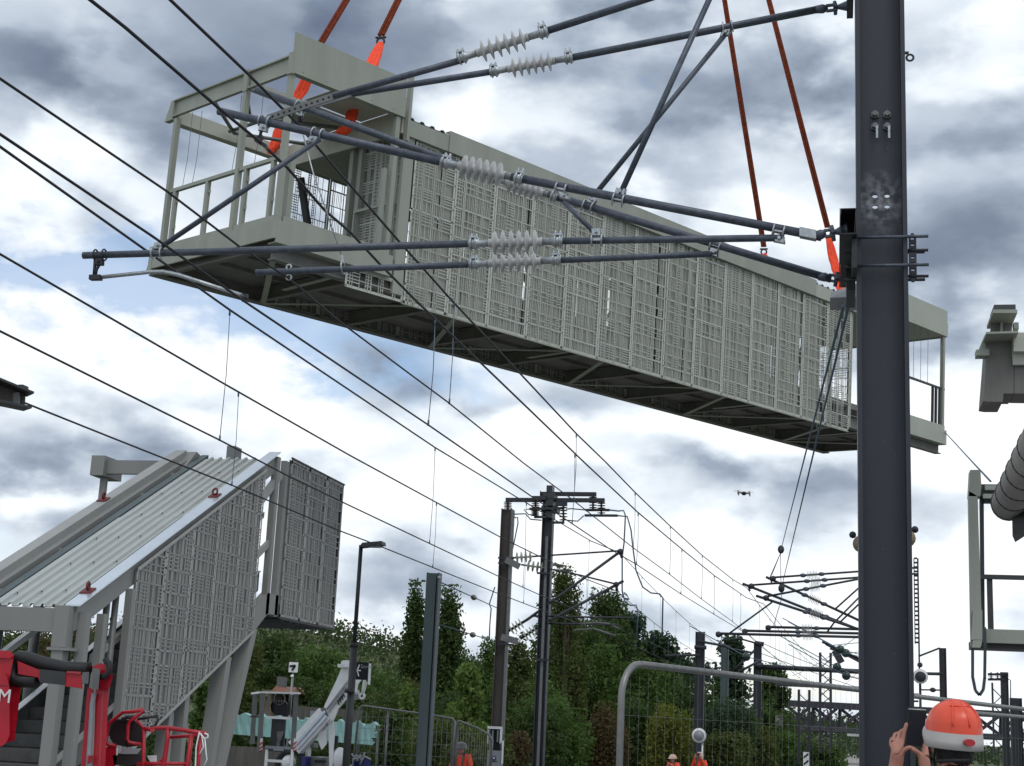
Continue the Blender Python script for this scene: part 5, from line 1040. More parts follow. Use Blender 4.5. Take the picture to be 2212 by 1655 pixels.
# trees along the left and behind the boom
tree('large rounded dark tree behind the stair legs', 'leafy_tree', 'round', 600, 1385, 85, 180, DG, 10000, .13)
tree('large rounded green tree below the landing of the stairs', 'leafy_tree', 'round', 690, 1408, 95, 190, MG, 10000, .12)
tree('broad green tree behind the tip of the white boom', 'leafy_tree', 'round', 800, 1446, 88, 190, MG, 10000, .12)
tree('dull olive tree between boom tip and left poplar', 'leafy_tree', 'round', 872, 1462, 80, 150, OL, 8000, .12)
tree('dark bushy tree right of the white boom basket', 'leafy_tree', 'round', 690, 1480, 62, 150, DG, 7000, .11)
tree('brownish thin tree behind the inclined stair leg', 'leafy_tree', 'birch', 520, 1390, 60, 150, OL, 5200, .11)
tree('autumn-brown tree seen under the stair head beam', 'leafy_tree', 'round', 120, 1330, 46, 260, RB, 7000, .10)
tree('green tree seen under the stair head beam, left', 'leafy_tree', 'round', 30, 1350, 44, 200, OL, 5200, .10)
tree('dark tree behind the lower stair steps', 'leafy_tree', 'round', 190, 1400, 40, 220, DG, 6000, .10)
tree('young light-green tree just left of the blue-grey post', 'young_tree', 'birch', 880, 1490, 48, 62, LG, 1500, .11)
tree('young green maple just right of the blue-grey post', 'young_tree', 'birch', 1012, 1452, 52, 110, LG, 3200, .12)
tree('fern-green sapling below the stair stringer', 'young_tree', 'birch', 440, 1490, 36, 66, MG, 1500, .10)
# shrubs
for lab, px, yt, Y, w, c, n in (('bramble bank behind the orange-vested worker', 990, 1560, 44, 190, OL, 7000), ('low green shrub left of the ticket validator', 940, 1572, 46, 130, MG, 4200), ('rust-tinted shrub right of the ticket validator', 1110, 1585, 50, 90, RB, 3200), ('broad green shrub right of the paired masts', 1200, 1500, 58, 150, MG, 7000), ('dark thicket shrub at the foot of the paired masts', 1150, 1540, 54, 130, DG, 5200), ('russet shrub beside the bent fence tube', 1310, 1535, 60, 100, RB, 4200), ('dark shrub inside the left bay of the wire fence', 1385, 1520, 66, 110, DG, 5200), ('yellow-green shrub left of the round sign', 1450, 1530, 64, 110, YG, 5200), ('dark green shrub right of the round sign', 1560, 1510, 70, 130, BG, 6500), ('olive shrub under the gantry mast', 1620, 1560, 76, 110, OL, 5200), ('olive low shrub left of the striped marker', 1570, 1590, 66, 110, OL, 3600), ('low green shrub right of the striped marker', 1770, 1610, 86, 110, MG, 4200), ('green bank of shrubs below the truss bridge', 1700, 1590, 95, 150, MG, 5200), ('grey-green shrub right of the near mast beneath the fence tube', 1990, 1600, 80, 110, OL, 3600), ('dark shrub behind the barrier near the blue cart', 830, 1570, 48, 120, DG, 4200), ('green shrub under the dark tree by the boom', 720, 1560, 56, 150, DG, 5200), ('dark green shrub behind the wooden fence', 520, 1560, 46, 150, DG, 5200), ('dark shrub seen between the lower stair posts', 70, 1450, 38, 180, DG, 4200), ('overgrown shrub behind the red basket', 330, 1540, 34, 170, DG, 4000), ('tall thicket behind the central shrubs', 1240, 1440, 74, 220, DG, 9000), ('tall dark thicket behind the wire fence', 1440, 1470, 80, 260, DG, 9000), ('dark thicket beneath the left end of the truss bridge', 1640, 1530, 110, 130, DG, 5200), ('leafy bush in front of the right end of the turquoise tarpaulin', 850, 1560, 40, 70, DG, 3600), ('dull thicket left of the blue-grey post', 860, 1500, 70, 200, DG, 7000), ('dull thicket behind the worker', 1020, 1490, 68, 200, DG, 8000)):
    tree(lab, 'shrub', 'shrub', px, yt, Y, w, c, n, .105, g='shrubs beyond the tracks', cat='shrub')
# wooded hill
def hz_(x, y):
    c = math.exp(-((x+160)/60)**2)*17+math.exp(-((x+100)/95)**2)*9.5+math.exp(-((x+260)/80)**2)*12
    f_ = math.exp(-((y-410)/90)**2)
    return c*f_-.5
hill = grid_sheet('hill', -620, 260, 180, 760, 90, 60, hz_, 'grass')
P = []
while len(P) < 5200:
    x, y = RNG.uniform(-290, 20), RNG.uniform(285, 430); z = hz_(x, y)
    if z > 1: P.append((x, y, z))
P = np.array(P); NT = len(P); N_ = 62000
i_ = np.arange(N_) % NT; C_ = P[i_]+RNG.normal(size=(N_, 3))*[1.5, 1.5, 1.25]+[0, 0, 2.2]
t_ = RNG.integers(0, NT, 5000); T_ = P[t_]+RNG.normal(size=(5000, 3))*[.35, .35, 1.2]+[0, 0, 4.6]
vs, fs = leaf_cloud(0, np.concatenate([C_, T_]), .62); me = mesh_np('hill_woods', vs, fs, lm((.045, .07, .028))); o = bpy.data.objects.new('hill_woods', me); COL.objects.link(o); tag(o, 'dense green woodland covering the far hillside', 'woods', None, 'stuff')
# far tree line along the horizon
P = np.stack([RNG.uniform(-110, 230, 40000), RNG.uniform(180, 280, 40000), np.zeros(40000)], 1); P[:, 2] = np.abs(RNG.normal(size=40000))*1.0*(1+.4*np.sin(P[:, 0]*.13))
vs, fs = leaf_cloud(0, P, .42); me = mesh_np('far_woods', vs, fs, lm((.04, .06, .03))); o = bpy.data.objects.new('far_woods', me); COL.objects.link(o); tag(o, 'low dark treeline along the far horizon behind the bridge', 'woods', None, 'stuff')
# ------------------------------------------------------------------ fences
t = thing('wire_fence_panel', 'round-cornered wire mesh fence panel in front of the central trees', 'fence', (-.6, 9.5, .95), 'temporary fence panels')
pA, pB = atZ(1400, 1437, 2.95), atZ(1862, 1491, 2.95); dh = V((pB.x-pA.x, pB.y-pA.y, 0)).normalized(); pS = pA-dh*.30
def fence_panel(t, p0, L, corner=True, rt=.02, z0=1.0, ztop=2.95, nstep=.105):
    q0 = p0+dh*L; pts = [V((p0.x, p0.y, z0)), V((p0.x, p0.y, ztop-.20))]
    for k in range(1, 6):
        a_ = math.pi/2*k/6; pts.append(V((p0.x, p0.y, ztop-.20))+dh*(.20*(1-math.cos(a_)))+V((0, 0, .20*math.sin(a_))))
    pts.append(V((p0.x, p0.y, ztop))+dh*.22); e0 = V((q0.x, q0.y, ztop))-dh*.2; pts.append(e0)
    for k in range(1, 6):
        a_ = math.pi/2*k/6; pts.append(e0+dh*(.2*math.sin(a_))-V((0, 0, .2*(1-math.cos(a_)))))
    pts += [V((q0.x, q0.y, ztop-.22)), V((q0.x, q0.y, z0))]
    MB().tube(pts, rt, 10).build('frame_tube', 'greyrail', t)
    mb = MB(); k = .1
    while k < L: mb.tube([V((p0.x, p0.y, z0))+dh*k, V((p0.x, p0.y, ztop-.005))+dh*k], .0006, 4); k += nstep
    for k in range(1, 7): z = ztop-.29*k; mb.tube([V((p0.x, p0.y, z)), V((q0.x, q0.y, z))], .001, 4)
    for k in np.arange(.2, L, .1): mb.ring(V((p0.x, p0.y, ztop))+dh*k, dh, rt+.0005, .0018, 8, 4)
    mb.build('wire_mesh', 'midgrey', t)
fence_panel(t, pS, 4.55)
t = thing('wire_fence_panel', 'fence panel whose tube passes behind the red helmet, right of the mast', 'fence', (1, 13, .95), 'temporary fence panels'); fence_panel(t, pS+dh*4.62, 7.5, z0=1.0)
q0, q1 = atY(2060, 1536, 22), atY(2290, 1556, 25); t = thing('wire_fence_panel', 'second lower fence tube behind the red helmet, lighter grey', 'fence', (q0.x, 22, .95), 'temporary fence panels'); MB().tube([V((q0.x, q0.y, .95)), q0, q1, V((q1.x, q1.y, .95))], .03, 8).build('frame_tube', 'greyrail', t)
def mf(label, pts, Y, posts, base, grp='distant barrier fences'):
    P = [atY(x, y, Y) for x, y in pts]; t = thing('barrier_fence', label, 'fence', (P[0].x, Y, .9), grp); MB().tube(P, .022, 7).build('frame_tube', 'greyrail', t)
    mb = MB(); n = 26
    tx = [p for p in P[1:-1]]
    for k in range(n):
        u = k/(n-1)*(len(tx)-1); i = min(int(u), len(tx)-2); c = lerp(tx[i], tx[i+1], u-i); mb.tube([c, V((c.x, c.y, base))], .004, 4)
    for z in np.arange(base+.1, P[1].z, .25): mb.tube([V((tx[0].x, Y, z)), V((tx[-1].x, Y, z))], .004, 4)
    mb.build('wire_mesh', 'greyrail', t)
    for x, y in posts: p = atY(x, y, Y+.03); MB().tube([p, V((p.x, p.y, base-.2))], .026, 7).build('post', 'greyrail', t)
    return t
mf('grey tube barrier fence between lamp post and blue-grey post', [(762, 1655), (775, 1540), (777, 1528), (784, 1524), (840, 1532), (930, 1544), (977, 1552), (983, 1559), (973, 1655)], 31, [(839, 1531), (818, 1568)], 1.2)
mf('grey barrier fence sloping down to the ticket validator', [(978, 1655), (986, 1566), (992, 1557), (1030, 1572), (1058, 1588), (1064, 1600), (1060, 1655)], 31.5, [], 1.2)
t = thing('wooden_fence', 'old wooden picket fence below the turquoise tarpaulin', 'fence', atY(500, 1655, 39), None)
mb = MB(); p0, p1 = atY(425, 1608, 39), atY(640, 1618, 39); n = 34
for k in range(n): c = lerp(p0, p1, k/n); mb.box((c.x, 39, .2), (c.x+.085, 39.03, c.z))
mb.build('pickets', 'wood', t); mb = MB(); 
for dz in (-.25, -.8): mb.beam(p0+V((0, .06, dz)), p1+V((0, .06, dz)), .05, .1)
mb.build('rail', 'wood', t)
t = thing('wooden_fence', 'dark board fence behind the blue cart and barrier', 'fence', atY(900, 1655, 52), None)
mb = MB(); p0, p1 = atY(640, 1525, 60), atY(780, 1535, 60)
for k in range(24): c = lerp(p0, p1, k/24); mb.box((c.x, 60, .2), (c.x+.11, 60.03, c.z))
mb.build('pickets', 'wood', t)
# turquoise tarpaulin
mb = MB(); n = 60; p0, p1 = atY(486, 1541, 42), atY(850, 1568, 42)
for j, off in ((0, 0), (1, .25)):
    pass
vs = []; 
for k in range(n+1):
    c = lerp(p0, p1, k/n); dy = .02*math.sin(k*1.9)+.02*math.sin(k*.7); dz = .05*math.sin(k*1.1)+.03*math.sin(k*3.1)
    for z, d in ((c.z+dz, 0), (c.z-.3, .02*math.sin(k*2.3)), (c.z-.58, dy)): vs.append((c.x, 42+dy+d, z))
    for z, d in ((c.z-.58, .3), (c.z+dz, .3)): vs.append((c.x, 42+dy+d, z))
mb.add(vs, [(k*5+i, (k+1)*5+i, (k+1)*5+(i+1) % 5, k*5+(i+1) % 5) for k in range(n) for i in range(5)]); mb.add([vs[i] for i in range(5)]+[vs[-5+i] for i in range(5)], [(0, 1, 2, 3, 4), (9, 8, 7, 6, 5)])
tag(mb.build('tarpaulin_cover', 'teal'), 'turquoise ribbed tarpaulin hoarding behind the white boom lift', 'tarpaulin')
# house, lamp, sign in the trees
t = thing('house', 'small house with orange tiled roof half hidden in the trees', 'house', atY(605, 1520, 60)); MB().box(atY(582, 1560, 60), atY(620, 1494, 63)).build('wall', 'brown', t)
mb = MB(); A_, B_, C_ = atY(582, 1496, 59.8), atY(622, 1497, 59.8), atY(597, 1481, 61); mb.prism([A_, B_, C_], (0, 3.4, 0)); mb.build('roof', 'roofred', t); MB().box(atY(604, 1495, 61), atY(613, 1463, 61.8)).build('chimney', 'midgrey', t)
t = thing('globe_lamp', 'white globe lamp on a thin pale pole above the grey work cage', 'lamp', atY(629, 1560, 48)); p = atY(631, 1461, 48); MB().ball(p, .055, 12, 8).build('globe', 'signw', t); MB().tube([p, V((p.x, p.y, .0))], .022, 6).build('pole', 'sign', t)
t = thing('track_sign', 'square white sign with a black angular mark among dark trees', 'sign', atY(633, 1452, 50)); p0, p1 = atY(623, 1452, 50), atY(644, 1431, 50); MB().box((p0.x, 50, p0.z), (p1.x, 50.03, p1.z)).build('panel', 'signw', t)
mb = MB(); w = p1.x-p0.x; mb.beam((p0.x+w*.1, 49.985, p0.z+w*.62), (p0.x+w*.75, 49.985, p0.z+w*.70), .01, .07); mb.beam((p0.x+w*.72, 49.985, p0.z+w*.72), (p0.x+w*.40, 49.985, p0.z+w*.2), .01, .08); mb.build('mark', 'black', t); MB().tube([V((p0.x+w/2, 50.05, p0.z)), V((p0.x+w/2, 50.05, 0))], .03, 6).build('post', 'midgrey', t)
# ------------------------------------------------------------------ white boom lift and its grey cage
Y = 31.; f1 = lambda x, y, d=0: atY(648+.09135*x, 1414.8+.09135*y, Y+d); f5 = lambda x, y, d=0: atY(540+.168*x, 1377+.168*y, Y+d)
t = thing('boom_lift', 'white boom lift with telescopic arm rising behind the lamp post', 'boom lift', (f5(800, 1700).x, Y, .9))
mb = MB(); mb.prism([f1(*p) for p in ((1000, 280), (1165, 275), (1150, 560), (620, 1270), (560, 1240), (585, 1180), (840, 640))], away((-9.2, Y), .34)); mb.build('boom_upper_plate', 'white', t)
mb = MB(); mb.prism([f1(*p, -.05) for p in ((1165, 560), (1180, 620), (1105, 1040), (900, 1280), (800, 1530), (650, 1640), (640, 1420), (620, 1290))], away((-9.2, Y), .42)); mb.build('boom', 'white', t)
mb = MB(); mb.beam(f1(640, 1290, -.07), f1(1130, 650, -.07), .02, .05, (0, 1, 0)); mb.beam(f1(670, 1360, -.075), f1(1120, 760, -.075), .02, .03, (0, 1, 0)); mb.build('boom_rib', 'sign', t)
mb = MB(); mb.beam(f1(975, 265), f1(1185, 265), .5, .07); mb.beam(f1(1050, 225), f1(1185, 222), .45, .12); mb.beam(f1(1075, 180), f1(1185, 178), .4, .07); mb.build('boom_head', 'white', t)
mb = MB(); mb.prism([f1(*p, -.08) for p in ((420, 1330), (520, 1260), (590, 1280), (660, 1400), (640, 1640), (605, 1640), (615, 1440), (560, 1360), (470, 1340), (430, 1420))], away((-9.2, Y), .5)); mb.build('boom_collar', 'midgrey', t)
mb = MB(); mb.beam(f5(590, 1420), f5(975, 985), .30, .34, (0, 0, 1)); mb.build('inner_boom', 'white', t)
mb = MB(); mb.beam(f5(585, 1380, -.18), f5(965, 950, -.18), .04, .05, (0, 0, 1)); mb.beam(f5(600, 1440, -.18), f5(985, 1010, -.18), .04, .05, (0, 0, 1)); mb.build('inner_boom_rail', 'chrome', t)
mb = MB()
for k in range(7): c = lerp(f1(905, 1130, -.07), f1(1050, 930, -.07), k/6.5); mb.beam(c+V((-.03, 0, .06-.002*k)), c+V((.03, 0, -.05)), .012, .03, (0, 1, 0)) if k % 2 == 0 else mb.beam(c+V((-.02, 0, -.06)), c+V((.0, 0, .07)), .012, .03, (0, 1, 0))
mb.build('worn_marking', 'darkgrey', t)
mb = MB(); mb.prism([f1(*p) for p in ((1285, 500), (1500, 530), (1375, 690), (1345, 880), (1290, 890), (1262, 740))], away((-9.2, Y), .25)); mb.build('jib_link', 'white', t)
mb = MB(); mb.tube([f1(1530, 540, .1), f1(1480, 930, .1)], .035, 7); mb.tube([f1(1585, 640, .15), f1(1545, 740, .15), f1(1490, 930, .15)], .03, 7); mb.ring(f1(1465, 975, .1), (0, 1, 0), .055, .028, 14, 6); mb.tube([f1(1310, 880, .1), f1(1390, 890, .1)], .05, 7); mb.build('jib_cylinder', 'white', t)
mb = MB(); mb.prism([f1(*p, .02) for p in ((1612, 190), (1680, 210), (1668, 560), (1655, 712), (1610, 700), (1598, 400))], away((-9.2, Y), .2)); mb.build('head_cover', 'white', t)
mb = MB(); mb.box(f1(1245, 1060, .1), f1(1390, 930, .4)); mb.build('winch', 'midgrey', t)
mb = MB(); mb.prism([f5(*p) for p in ((1008, 1100), (1070, 1060), (1092, 1250), (1060, 1655), (1060, 1760), (1020, 1760))], away((-9.2, Y), .3)); mb.build('mast_column', 'white', t); mb = MB(); mb.prism([f5(*p, -.02) for p in ((900, 1210), (985, 1180), (985, 1370), (920, 1450), (860, 1290))], away((-9.2, Y), .25)); mb.build('pivot_plate', 'white', t)
mb = MB(); mb.tube([f5(1075, 1700, .1), f5(1110, 1265, .1)], .05, 8); mb.build('hydraulic_hose', 'black', t)
mb = MB(); mb.box(f5(750, 1800), f5(1050, 1540, .6)); mb.build('chassis', 'midgrey', t); mb = MB(); mb.box(f5(832, 1610, -.03), f5(980, 1580)); mb.build('chassis_slot', 'black', t); MB().box(f5(775, 1420, .2), f5(880, 1360, .5)).build('seat_box', 'midgrey', t); MB().box(f5(740, 1540, .2), f5(760, 1400, .4)).build('support', 'white', t)
MB().box(f5(770, 1040, .5), f5(860, 945, .8)).build('rear_box', 'sign', t)
mb = MB(); mb.ring(f5(520, 1640, .1), (0, 1, 0), .30, .07, 18, 8); mb.build('wheel', 'black', t); MB().ball(f5(500, 1610, .1), .16, 10, 8).build('wheel_hub', 'white', t)
MB().box(f5(645, 1760, -.3), f5(820, 1530, .2)).build('blue_locker', 'blue', t)
MB().ball(f5(1150, 1560, .1), .2, 12, 8, (.9, .6, 1.2)).build('white_canister', 'white', t)
Y = 27.; f5 = lambda x, y, d=0: atY(540+.168*x, 1377+.168*y, Y+d)
t = thing('work_cage', 'grey metal work cage with dark control box and striped boards beside the boom', 'lift cage', (f5(330, 1700).x, Y, 1.0))
mb = MB(); mb.beam(f5(30, 722, .5), f5(150, 706), .05, .035); mb.beam(f5(150, 706), f5(635, 718), .05, .035); mb.beam(f5(635, 718), f5(560, 725, .7), .05, .035); mb.build('top_rail', 'white', t)
for x0, x1, ya, yb, d in ((35, 95, 735, 1370, .45), (130, 195, 720, 1470, 0), (232, 262, 740, 1000, 0), (562, 625, 725, 1450, 0), (500, 535, 735, 1000, .3)):
    k7 = .06*(yb-ya); MB().prism([f5(x0-k7, yb, d), f5(x1-k7, yb, d), f5(x1, ya, d), f5(x0, ya, d)], away((-9.2, Y), .06)).build('post', 'midgrey', t)
for y, x0, x1, m in ((1030, 200, 535, 'white'), (1415, 190, 535, 'sign'), (1450, 190, 540, 'darkgrey'), (1015, 0, 130, 'darkgrey')): MB().box(f5(x0, y+12, .02), f5(x1, y-6, .07)).build('rail', m, t)
mb = MB(); mb.prism([f5(*p, .1) for p in ((262, 870), (300, 810), (440, 800), (482, 860), (470, 1005), (330, 1005), (275, 950))], away((-9.2, Y), .3)); mb.build('control_box', 'screen', t)
mb = MB()
for k in range(5): mb.tube([f5(310+k*32, 850, .08), f5(308+k*32, 815, .06)], .012, 6)
mb.ring(f5(380, 790, .1), (0, 1, 0), .11, .012, 16, 5, 0, math.pi*2); mb.build('joysticks', 'midgrey', t)
MB().box(f5(255, 1400, .2), f5(470, 1040, .26)).build('cage_panel', 'darkgrey', t); mb = MB(); mb.prism([f5(*p, .15) for p in ((345, 1210), (440, 1205), (400, 1330), (350, 1320))], away((-9.2, Y), .04)); mb.build('pedestal', 'midgrey', t); MB().box(f5(340, 1400, .1), f5(390, 1330, .15)).build('pedestal', 'midgrey', t)
for x in (120, 552):
    mb = MB(); mb.box(f5(x, 1460, -.02), f5(x+48, 1300, -.005)); o = mb.build('hazard_board', 'signw', t)
    for k in range(3): yy = 1330+k*52; mb = MB().prism([f5(x, yy+40, -.03), f5(x+48, yy, -.03), f5(x+48, yy+26, -.03), f5(x, yy+66 if yy+66 < 1460 else 1460, -.03)], away((-9.2, Y), .008)); mb.build('stripe', 'redw', o)
MB().box(f5(298, 1455, -.02), f5(440, 1420, .0)).build('plate', 'sign', t)
for x in (196, 525): MB().box(f5(x, 1800, -.02), f5(x+18, 1440, .04)).build('ladder_rail', 'white', t)
MB().box(f5(215, 1600, 0), f5(524, 1582, .04)).build('ladder_rung', 'white', t); MB().box(f5(215, 1740, 0), f5(524, 1722, .04)).build('ladder_rung', 'white', t)
# blue cart
Y = 30.; t = thing('hand_cart', 'grey hand cart with blue bins beside the barrier fence', 'cart', (atY(775, 1655, Y).x, Y, .9)); f = lambda x, y, d=0: atY(x, y, Y+d)
for k in range(3): MB().beam(f(763+k*8, 1642), f(771+k*8, 1630), .03, .03).build('slat', 'sign', t)
mb = MB(); mb.tube([f(760, 1628), f(763, 1634), f(785, 1634), f(788, 1626)], .02, 6); mb.tube([f(762, 1655), f(763, 1640), f(786, 1634)], .02, 6); mb.build('handle_frame', 'sign', t)
mb = MB(); mb.prism([f(777, 1690), f(780, 1645), f(788, 1634), f(800, 1642), f(802, 1690)], away((-9.2, Y), .35)); mb.build('bin', 'blue', t); MB().box(f(760, 1690, .02), f(776, 1644, .3)).build('bin', 'blue', t); mb = MB(); mb.tube([f(779, 1650, -.02), f(788, 1634, -.02), f(801, 1641, -.02)], .022, 6); mb.build('bin_rim', 'sign', t)
# ------------------------------------------------------------------ red boom lift bottom left
Y = 12.0; r_ = lambda x, y, d=0: atY(x*.2007, 1323+y*.2007, Y+d); k_ = lambda x, y, d=0: atY(205.2+x*.1517, 1404+y*.1517, Y+.4+d)
t = thing('red_boom_lift', 'red articulated boom lift with black cable chain and tube basket, bottom left', 'boom lift', (r_(600, 1700).x, Y, .9))
def pr(name, pts, d, th, m, fn=r_): P = [fn(x, y, d) for x, y in pts]; return MB().prism(P, away(P[0], th)).build(name, m, t)
pr('upper_cover', ((-150, 400), (110, 415), (150, 460), (140, 520), (95, 760), (-150, 650)), 0, .5, 'red'); o = pr('upper_cover_lip', ((-150, 480), (115, 495), (130, 470), (-150, 455)), -.03, .03, 'red')
pr('body_panel', ((-150, 655), (40, 655), (75, 690), (90, 760), (102, 800), (103, 1320), (70, 1400), (20, 1440), (-150, 1460)), -.15, .6, 'red'); pr('panel_seam', ((-150, 775), (100, 790), (100, 796), (-150, 781)), -.153, .003, 'black')
pr('slab', ((100, 745), (230, 770), (155, 1380), (60, 1405), (100, 1300)), .1, .3, 'red')
text_obj('letter', 'M', .165, r_(-32, 968, -.156), (1, 0, 0), (0, 0, 1), 'signw', t)
pr('arm', ((185, 520), (420, 620), (700, 640), (700, 775), (430, 750), (410, 700), (195, 665)), .05, .25, 'red'); pr('arm_cover', ((425, 610), (705, 640), (700, 780), (425, 752)), .03, .30, 'darkgrey'); pr('arm', ((700, 650), (880, 655), (890, 820), (690, 790)), .04, .28, 'red'); pr('arm_top_plate', ((720, 632), (880, 640), (862, 662), (715, 650)), .02, .32, 'redw')
pr('coupling', ((885, 645), (960, 640), (950, 765), (885, 765)), .03, .3, 'midgrey'); pr('joint_plate', ((1012, 600), (1078, 612), (1058, 832), (988, 822)), -.05, .1, 'midgrey')
pr('knuckle', ((990, 585), (1080, 545), (1140, 565), (1200, 615), (1212, 700), (1180, 810), (1100, 835), (1050, 835), (1070, 620)), .06, .25, 'red')
pr('upright', ((940, 800), (1012, 835), (935, 1800), (860, 1800)), .1, .2, 'red'); pr('upright', ((1030, 830), (1172, 800), (1125, 1800), (1000, 1800)), .08, .25, 'red'); pr('upright_edge', ((1100, 830), (1120, 826), (1075, 1800), (1055, 1800)), .077, .003, 'redw')
MB().tube([r_(1015, 870, .05), r_(990, 1000, .05), r_(985, 1110, .05), r_(950, 1655, .05), r_(945, 1800, .05)], .022, 8).build('pale_hose', 'sign', t)
MB().tube([r_(1130, 500, .0), r_(1175, 550, .0), r_(1175, 640, .0), r_(1130, 690, .0), r_(1085, 692, .0)], .028, 8).build('hydraulic_hose', 'black', t)
mb = MB(); mb.tube([r_(960, 612, .1), r_(700, 598, .1), r_(500, 555, .1), r_(300, 492, .1), r_(205, 478, .1), r_(135, 520, .1), r_(118, 620, .1), r_(125, 700, .1), r_(180, 735, .1), r_(400, 742, .1)], .058, 10); mb.build('cable_chain', 'black', t)
MB().box(r_(945, 1625, .0), r_(990, 1540, .08)).build('bracket', 'redw', t)
pr('basket_foot', ((140, 1400), (300, 1330), (310, 1560), (250, 1800), (80, 1800), (110, 1600)), 0, .3, 'red', k_)
pr('control_console', ((205, 1180), (235, 1050), (290, 985), (480, 1000), (560, 1000), (660, 1110), (690, 1340), (600, 1370), (460, 1385), (270, 1345), (215, 1260)), .05, .35, 'black', k_)
pr('tool_tray', ((250, 1505), (300, 1490), (650, 1490), (668, 1520), (660, 1610), (600, 1640), (270, 1640)), .0, .3, 'black', k_); pr('notice_plate', ((370, 1405), (668, 1402), (600, 1482), (370, 1482)), -.01, .01, 'sign', k_); pr('white_tag', ((735, 1505), (880, 1500), (880, 1600), (790, 1600)), .1, .01, 'signw', k_); pr('white_tag', ((305, 1395), (330, 1395), (322, 1500), (300, 1500)), -.02, .01, 'signw', k_)
def kt(name, pts, r, m='red', d=0.): MB().tube([k_(x, y, d) for x, y in pts], r, 8).build(name, m, t)
kt('guard_tube', [(300, 1365), (185, 1350), (155, 1300), (190, 1060), (230, 1020), (400, 888), (540, 880), (680, 850), (697, 868), (500, 1010), (475, 1080), (462, 1270), (490, 1322), (660, 1345)], .016)
kt('guard_tube', [(570, 965), (690, 1120), (685, 1200), (640, 1310)], .015, d=.2)
kt('basket_rail', [(690, 1120), (800, 1135), (860, 1112), (1050, 1112), (1300, 1150), (1600, 1195)], .019); kt('basket_rail', [(1050, 1245), (1390, 1220), (1500, 1200)], .016, d=.1); kt('basket_post', [(700, 1120), (690, 1600), (690, 1800)], .017); kt('basket_post', [(1040, 1120), (1030, 1300), (980, 1655), (960, 1800)], .022); kt('basket_post', [(1372, 1220), (1320, 1655), (1300, 1800)], .022); kt('basket_post', [(1510, 1230), (1470, 1655), (1460, 1800)], .018); kt('basket_rail', [(600, 1622), (900, 1618), (1340, 1622)], .016); kt('basket_rail', [(690, 1600), (850, 1640), (960, 1560), (1000, 1480)], .01)
kt('console_bar', [(610, 985), (890, 942), (905, 985), (850, 1090), (790, 1100)], .013, 'black', .1); kt('joystick', [(380, 1030), (390, 985), (470, 960), (540, 960)], .016, 'black')
pr('red_clip', ((780, 1130), (860, 1120), (850, 1160), (800, 1185)), -.03, .05, 'redw', k_)
kt('white_cord', [(1490, 1165), (1460, 1290), (1440, 1400), (1430, 1655), (1420, 1800)], .007, 'signw', -.03); kt('white_cord', [(1500, 1190), (1560, 1265), (1612, 1245), (1605, 1205), (1560, 1188)], .008, 'signw', -.03); kt('white_cord', [(1565, 1270), (1580, 1450), (1595, 1560), (1550, 1655)], .006, 'signw', -.03); kt('white_cord', [(1520, 1215), (1545, 1380), (1490, 1480)], .006, 'signw', -.03)
# ------------------------------------------------------------------ people
def skin_mesh(name, J, E, lab, slots, parent, sub=2):
    """J: name -> (point, rx, ry, region); one continuous surface grown over the joints"""
    ks = list(J); me = bpy.data.meshes.new(name); me.from_pydata([J[k][0] for k in ks], [(ks.index(a_), ks.index(b_)) for a_, b_ in E], []); ob = bpy.data.objects.new(name+'_tmp', me); COL.objects.link(ob)
    ob.modifiers.new('s', 'SKIN'); sv = me.skin_vertices[0].data
    for i, k in enumerate(ks): sv[i].radius = (J[k][1], J[k][2]); sv[i].use_root = (i == 0)
    sd = ob.modifiers.new('d', 'SUBSURF'); sd.levels = sub; sd.render_levels = sub
    dg = bpy.context.evaluated_depsgraph_get(); nm = bpy.data.meshes.new_from_object(ob.evaluated_get(dg)); bpy.data.objects.remove(ob); nm.name = name; nm.materials.clear()
    for s in slots: nm.materials.append(M[s])
    segs = [(V(J[a_][0]), V(J[b_][0]), J[b_][3] if J[b_][3] is not None else J[a_][3]) for a_, b_ in E]
    for p in nm.polygons:
        c = p.center; bd, br_ = 1e9, 0
        for a_, b_, g in segs:
            ab = b_-a_; u = max(0, min(1, (c-a_).dot(ab)/max(ab.length_squared, 1e-9))); d = (c-(a_+ab*u)).length
            if d < bd: bd, br_ = d, g
        p.material_index = br_; p.use_smooth = True
    o = bpy.data.objects.new(name, nm); COL.objects.link(o); o.parent = parent; INV[o.name] = INV[parent.name]; return o
